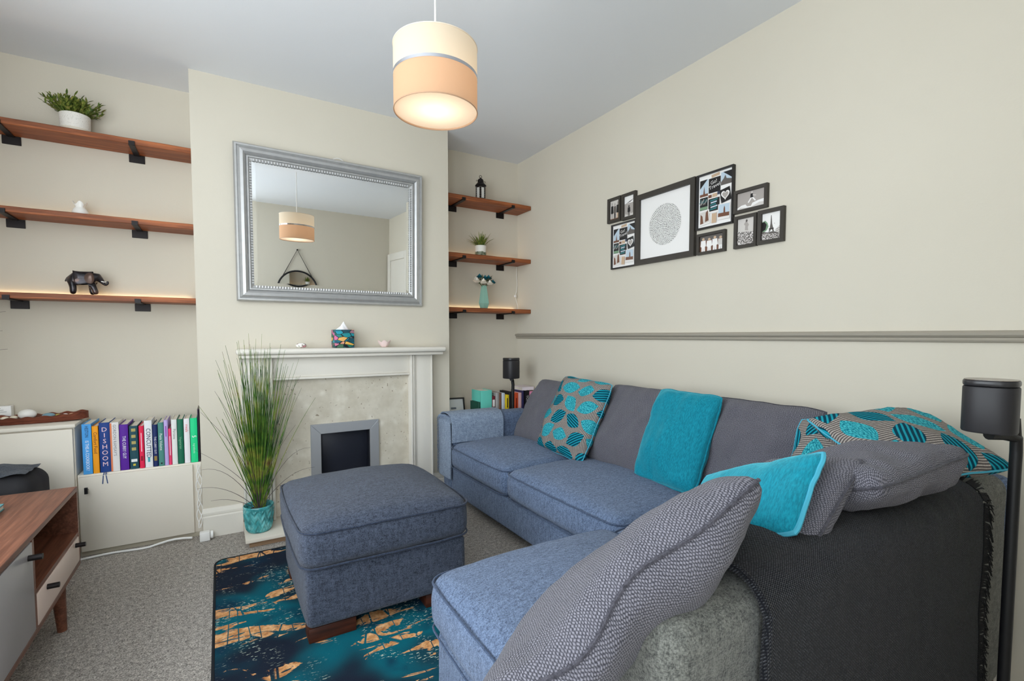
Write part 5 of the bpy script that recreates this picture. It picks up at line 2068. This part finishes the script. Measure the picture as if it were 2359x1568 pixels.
t, w, h = frame('small landscape frame, photo of a person jumping above rocks', 1.389, 1.230, 1.625, 1.728, .014)
p = Print(w, h)
p.rect(0, 0, 1, 1, GRY)
p.shape([(0, 1), (0, .86), (.15, .74), (.3, .72), (.36, .86), (.5, .88), (.55, .72), (.75, .64), (1, .60), (1, 1)], WHT)
p.shape([(0, 1), (.1, .86), (.3, .92), (.5, .94), (.8, .76), (1, .80), (1, 1)], LGR)
p.shape([(.48, .16), (.56, .16), (.58, .42), (.47, .42)], BLK)
p.shape([(.48, .40), (.54, .40), (.42, .68), (.38, .64)], WHT)
p.shape([(.52, .40), (.58, .40), (.68, .60), (.64, .64)], WHT)
p.shape([(.56, .24), (.68, .30), (.67, .34), (.56, .30)], LGR)
p.oval(.53, .10, .035, .07, LGR)
p.done(t)
t, w, h = frame('small portrait frame, photo of a crowd below a statue', 1.384, 1.275, 1.467, 1.612, .014)
p = Print(w, h)
p.rect(0, 0, 1, 1, LGR)
p.shape([(.42, .45), (.44, .28), (.36, .22), (.50, .08), (.58, .18), (.66, .26), (.60, .34), (.62, .48)], GRY)
p.oval(.52, .10, .06, .05, DGR)
p.done(t)
MB().quad((-w, -h, .0075), (w, -h, .0075), (w, -h * .12, .0075), (-w, h * .05, .0075)).build('crowd_print', M_CROWD, t)
t, w, h = frame('small portrait frame, photo of a lattice tower behind trees', 1.270, 1.155, 1.468, 1.614, .016)
p = Print(w, h)
p.rect(0, 0, 1, 1, WHT)
p.shape([(.46, .10), (.49, .10), (.53, .42), (.60, .62), (.64, .70), (.56, .70), (.50, .60), (.42, .70), (.34, .70), (.40, .60), (.44, .40)], DGR)
p.rect(.36, .58, .62, .62, BLK)
p.shape([(0, .30), (.16, .26), (.28, .36), (.34, .50), (.26, .62), (.14, .68), (0, .72)], GRN)
p.shape([(0, .32), (.12, .30), (.24, .42), (.18, .60), (0, .66)], BLK)
p.shape([(.70, .66), (1, .48), (1, .92), (.72, .88)], LGR)
for k in range(4):
    p.rect(.74, .62 + .07 * k, 1, .635 + .07 * k, DGR, -.3)
p.shape([(0, .66), (.3, .72), (.6, .70), (1, .84), (1, 1), (0, 1)], DGR)
p.oval(.66, .42, .02, .015, GRY)
p.done(t)
MB().quad((-w, -h, .0082), (w, -h, .0082), (w, -h * .68, .0082), (-w, -h * .45, .0082)).build('crowd_print', M_CROWD, t)

for o in bpy.data.objects:
    if o.parent is None and o.name.split('.')[0] in ('cushion', 'picture_frame'):
        o['group'] = 'cushions on the corner sofa' if o.name.startswith('cushion') else 'gallery frames on the right wall'
    for k in ('_local', 'w'):
        if k in o:
            del o[k]
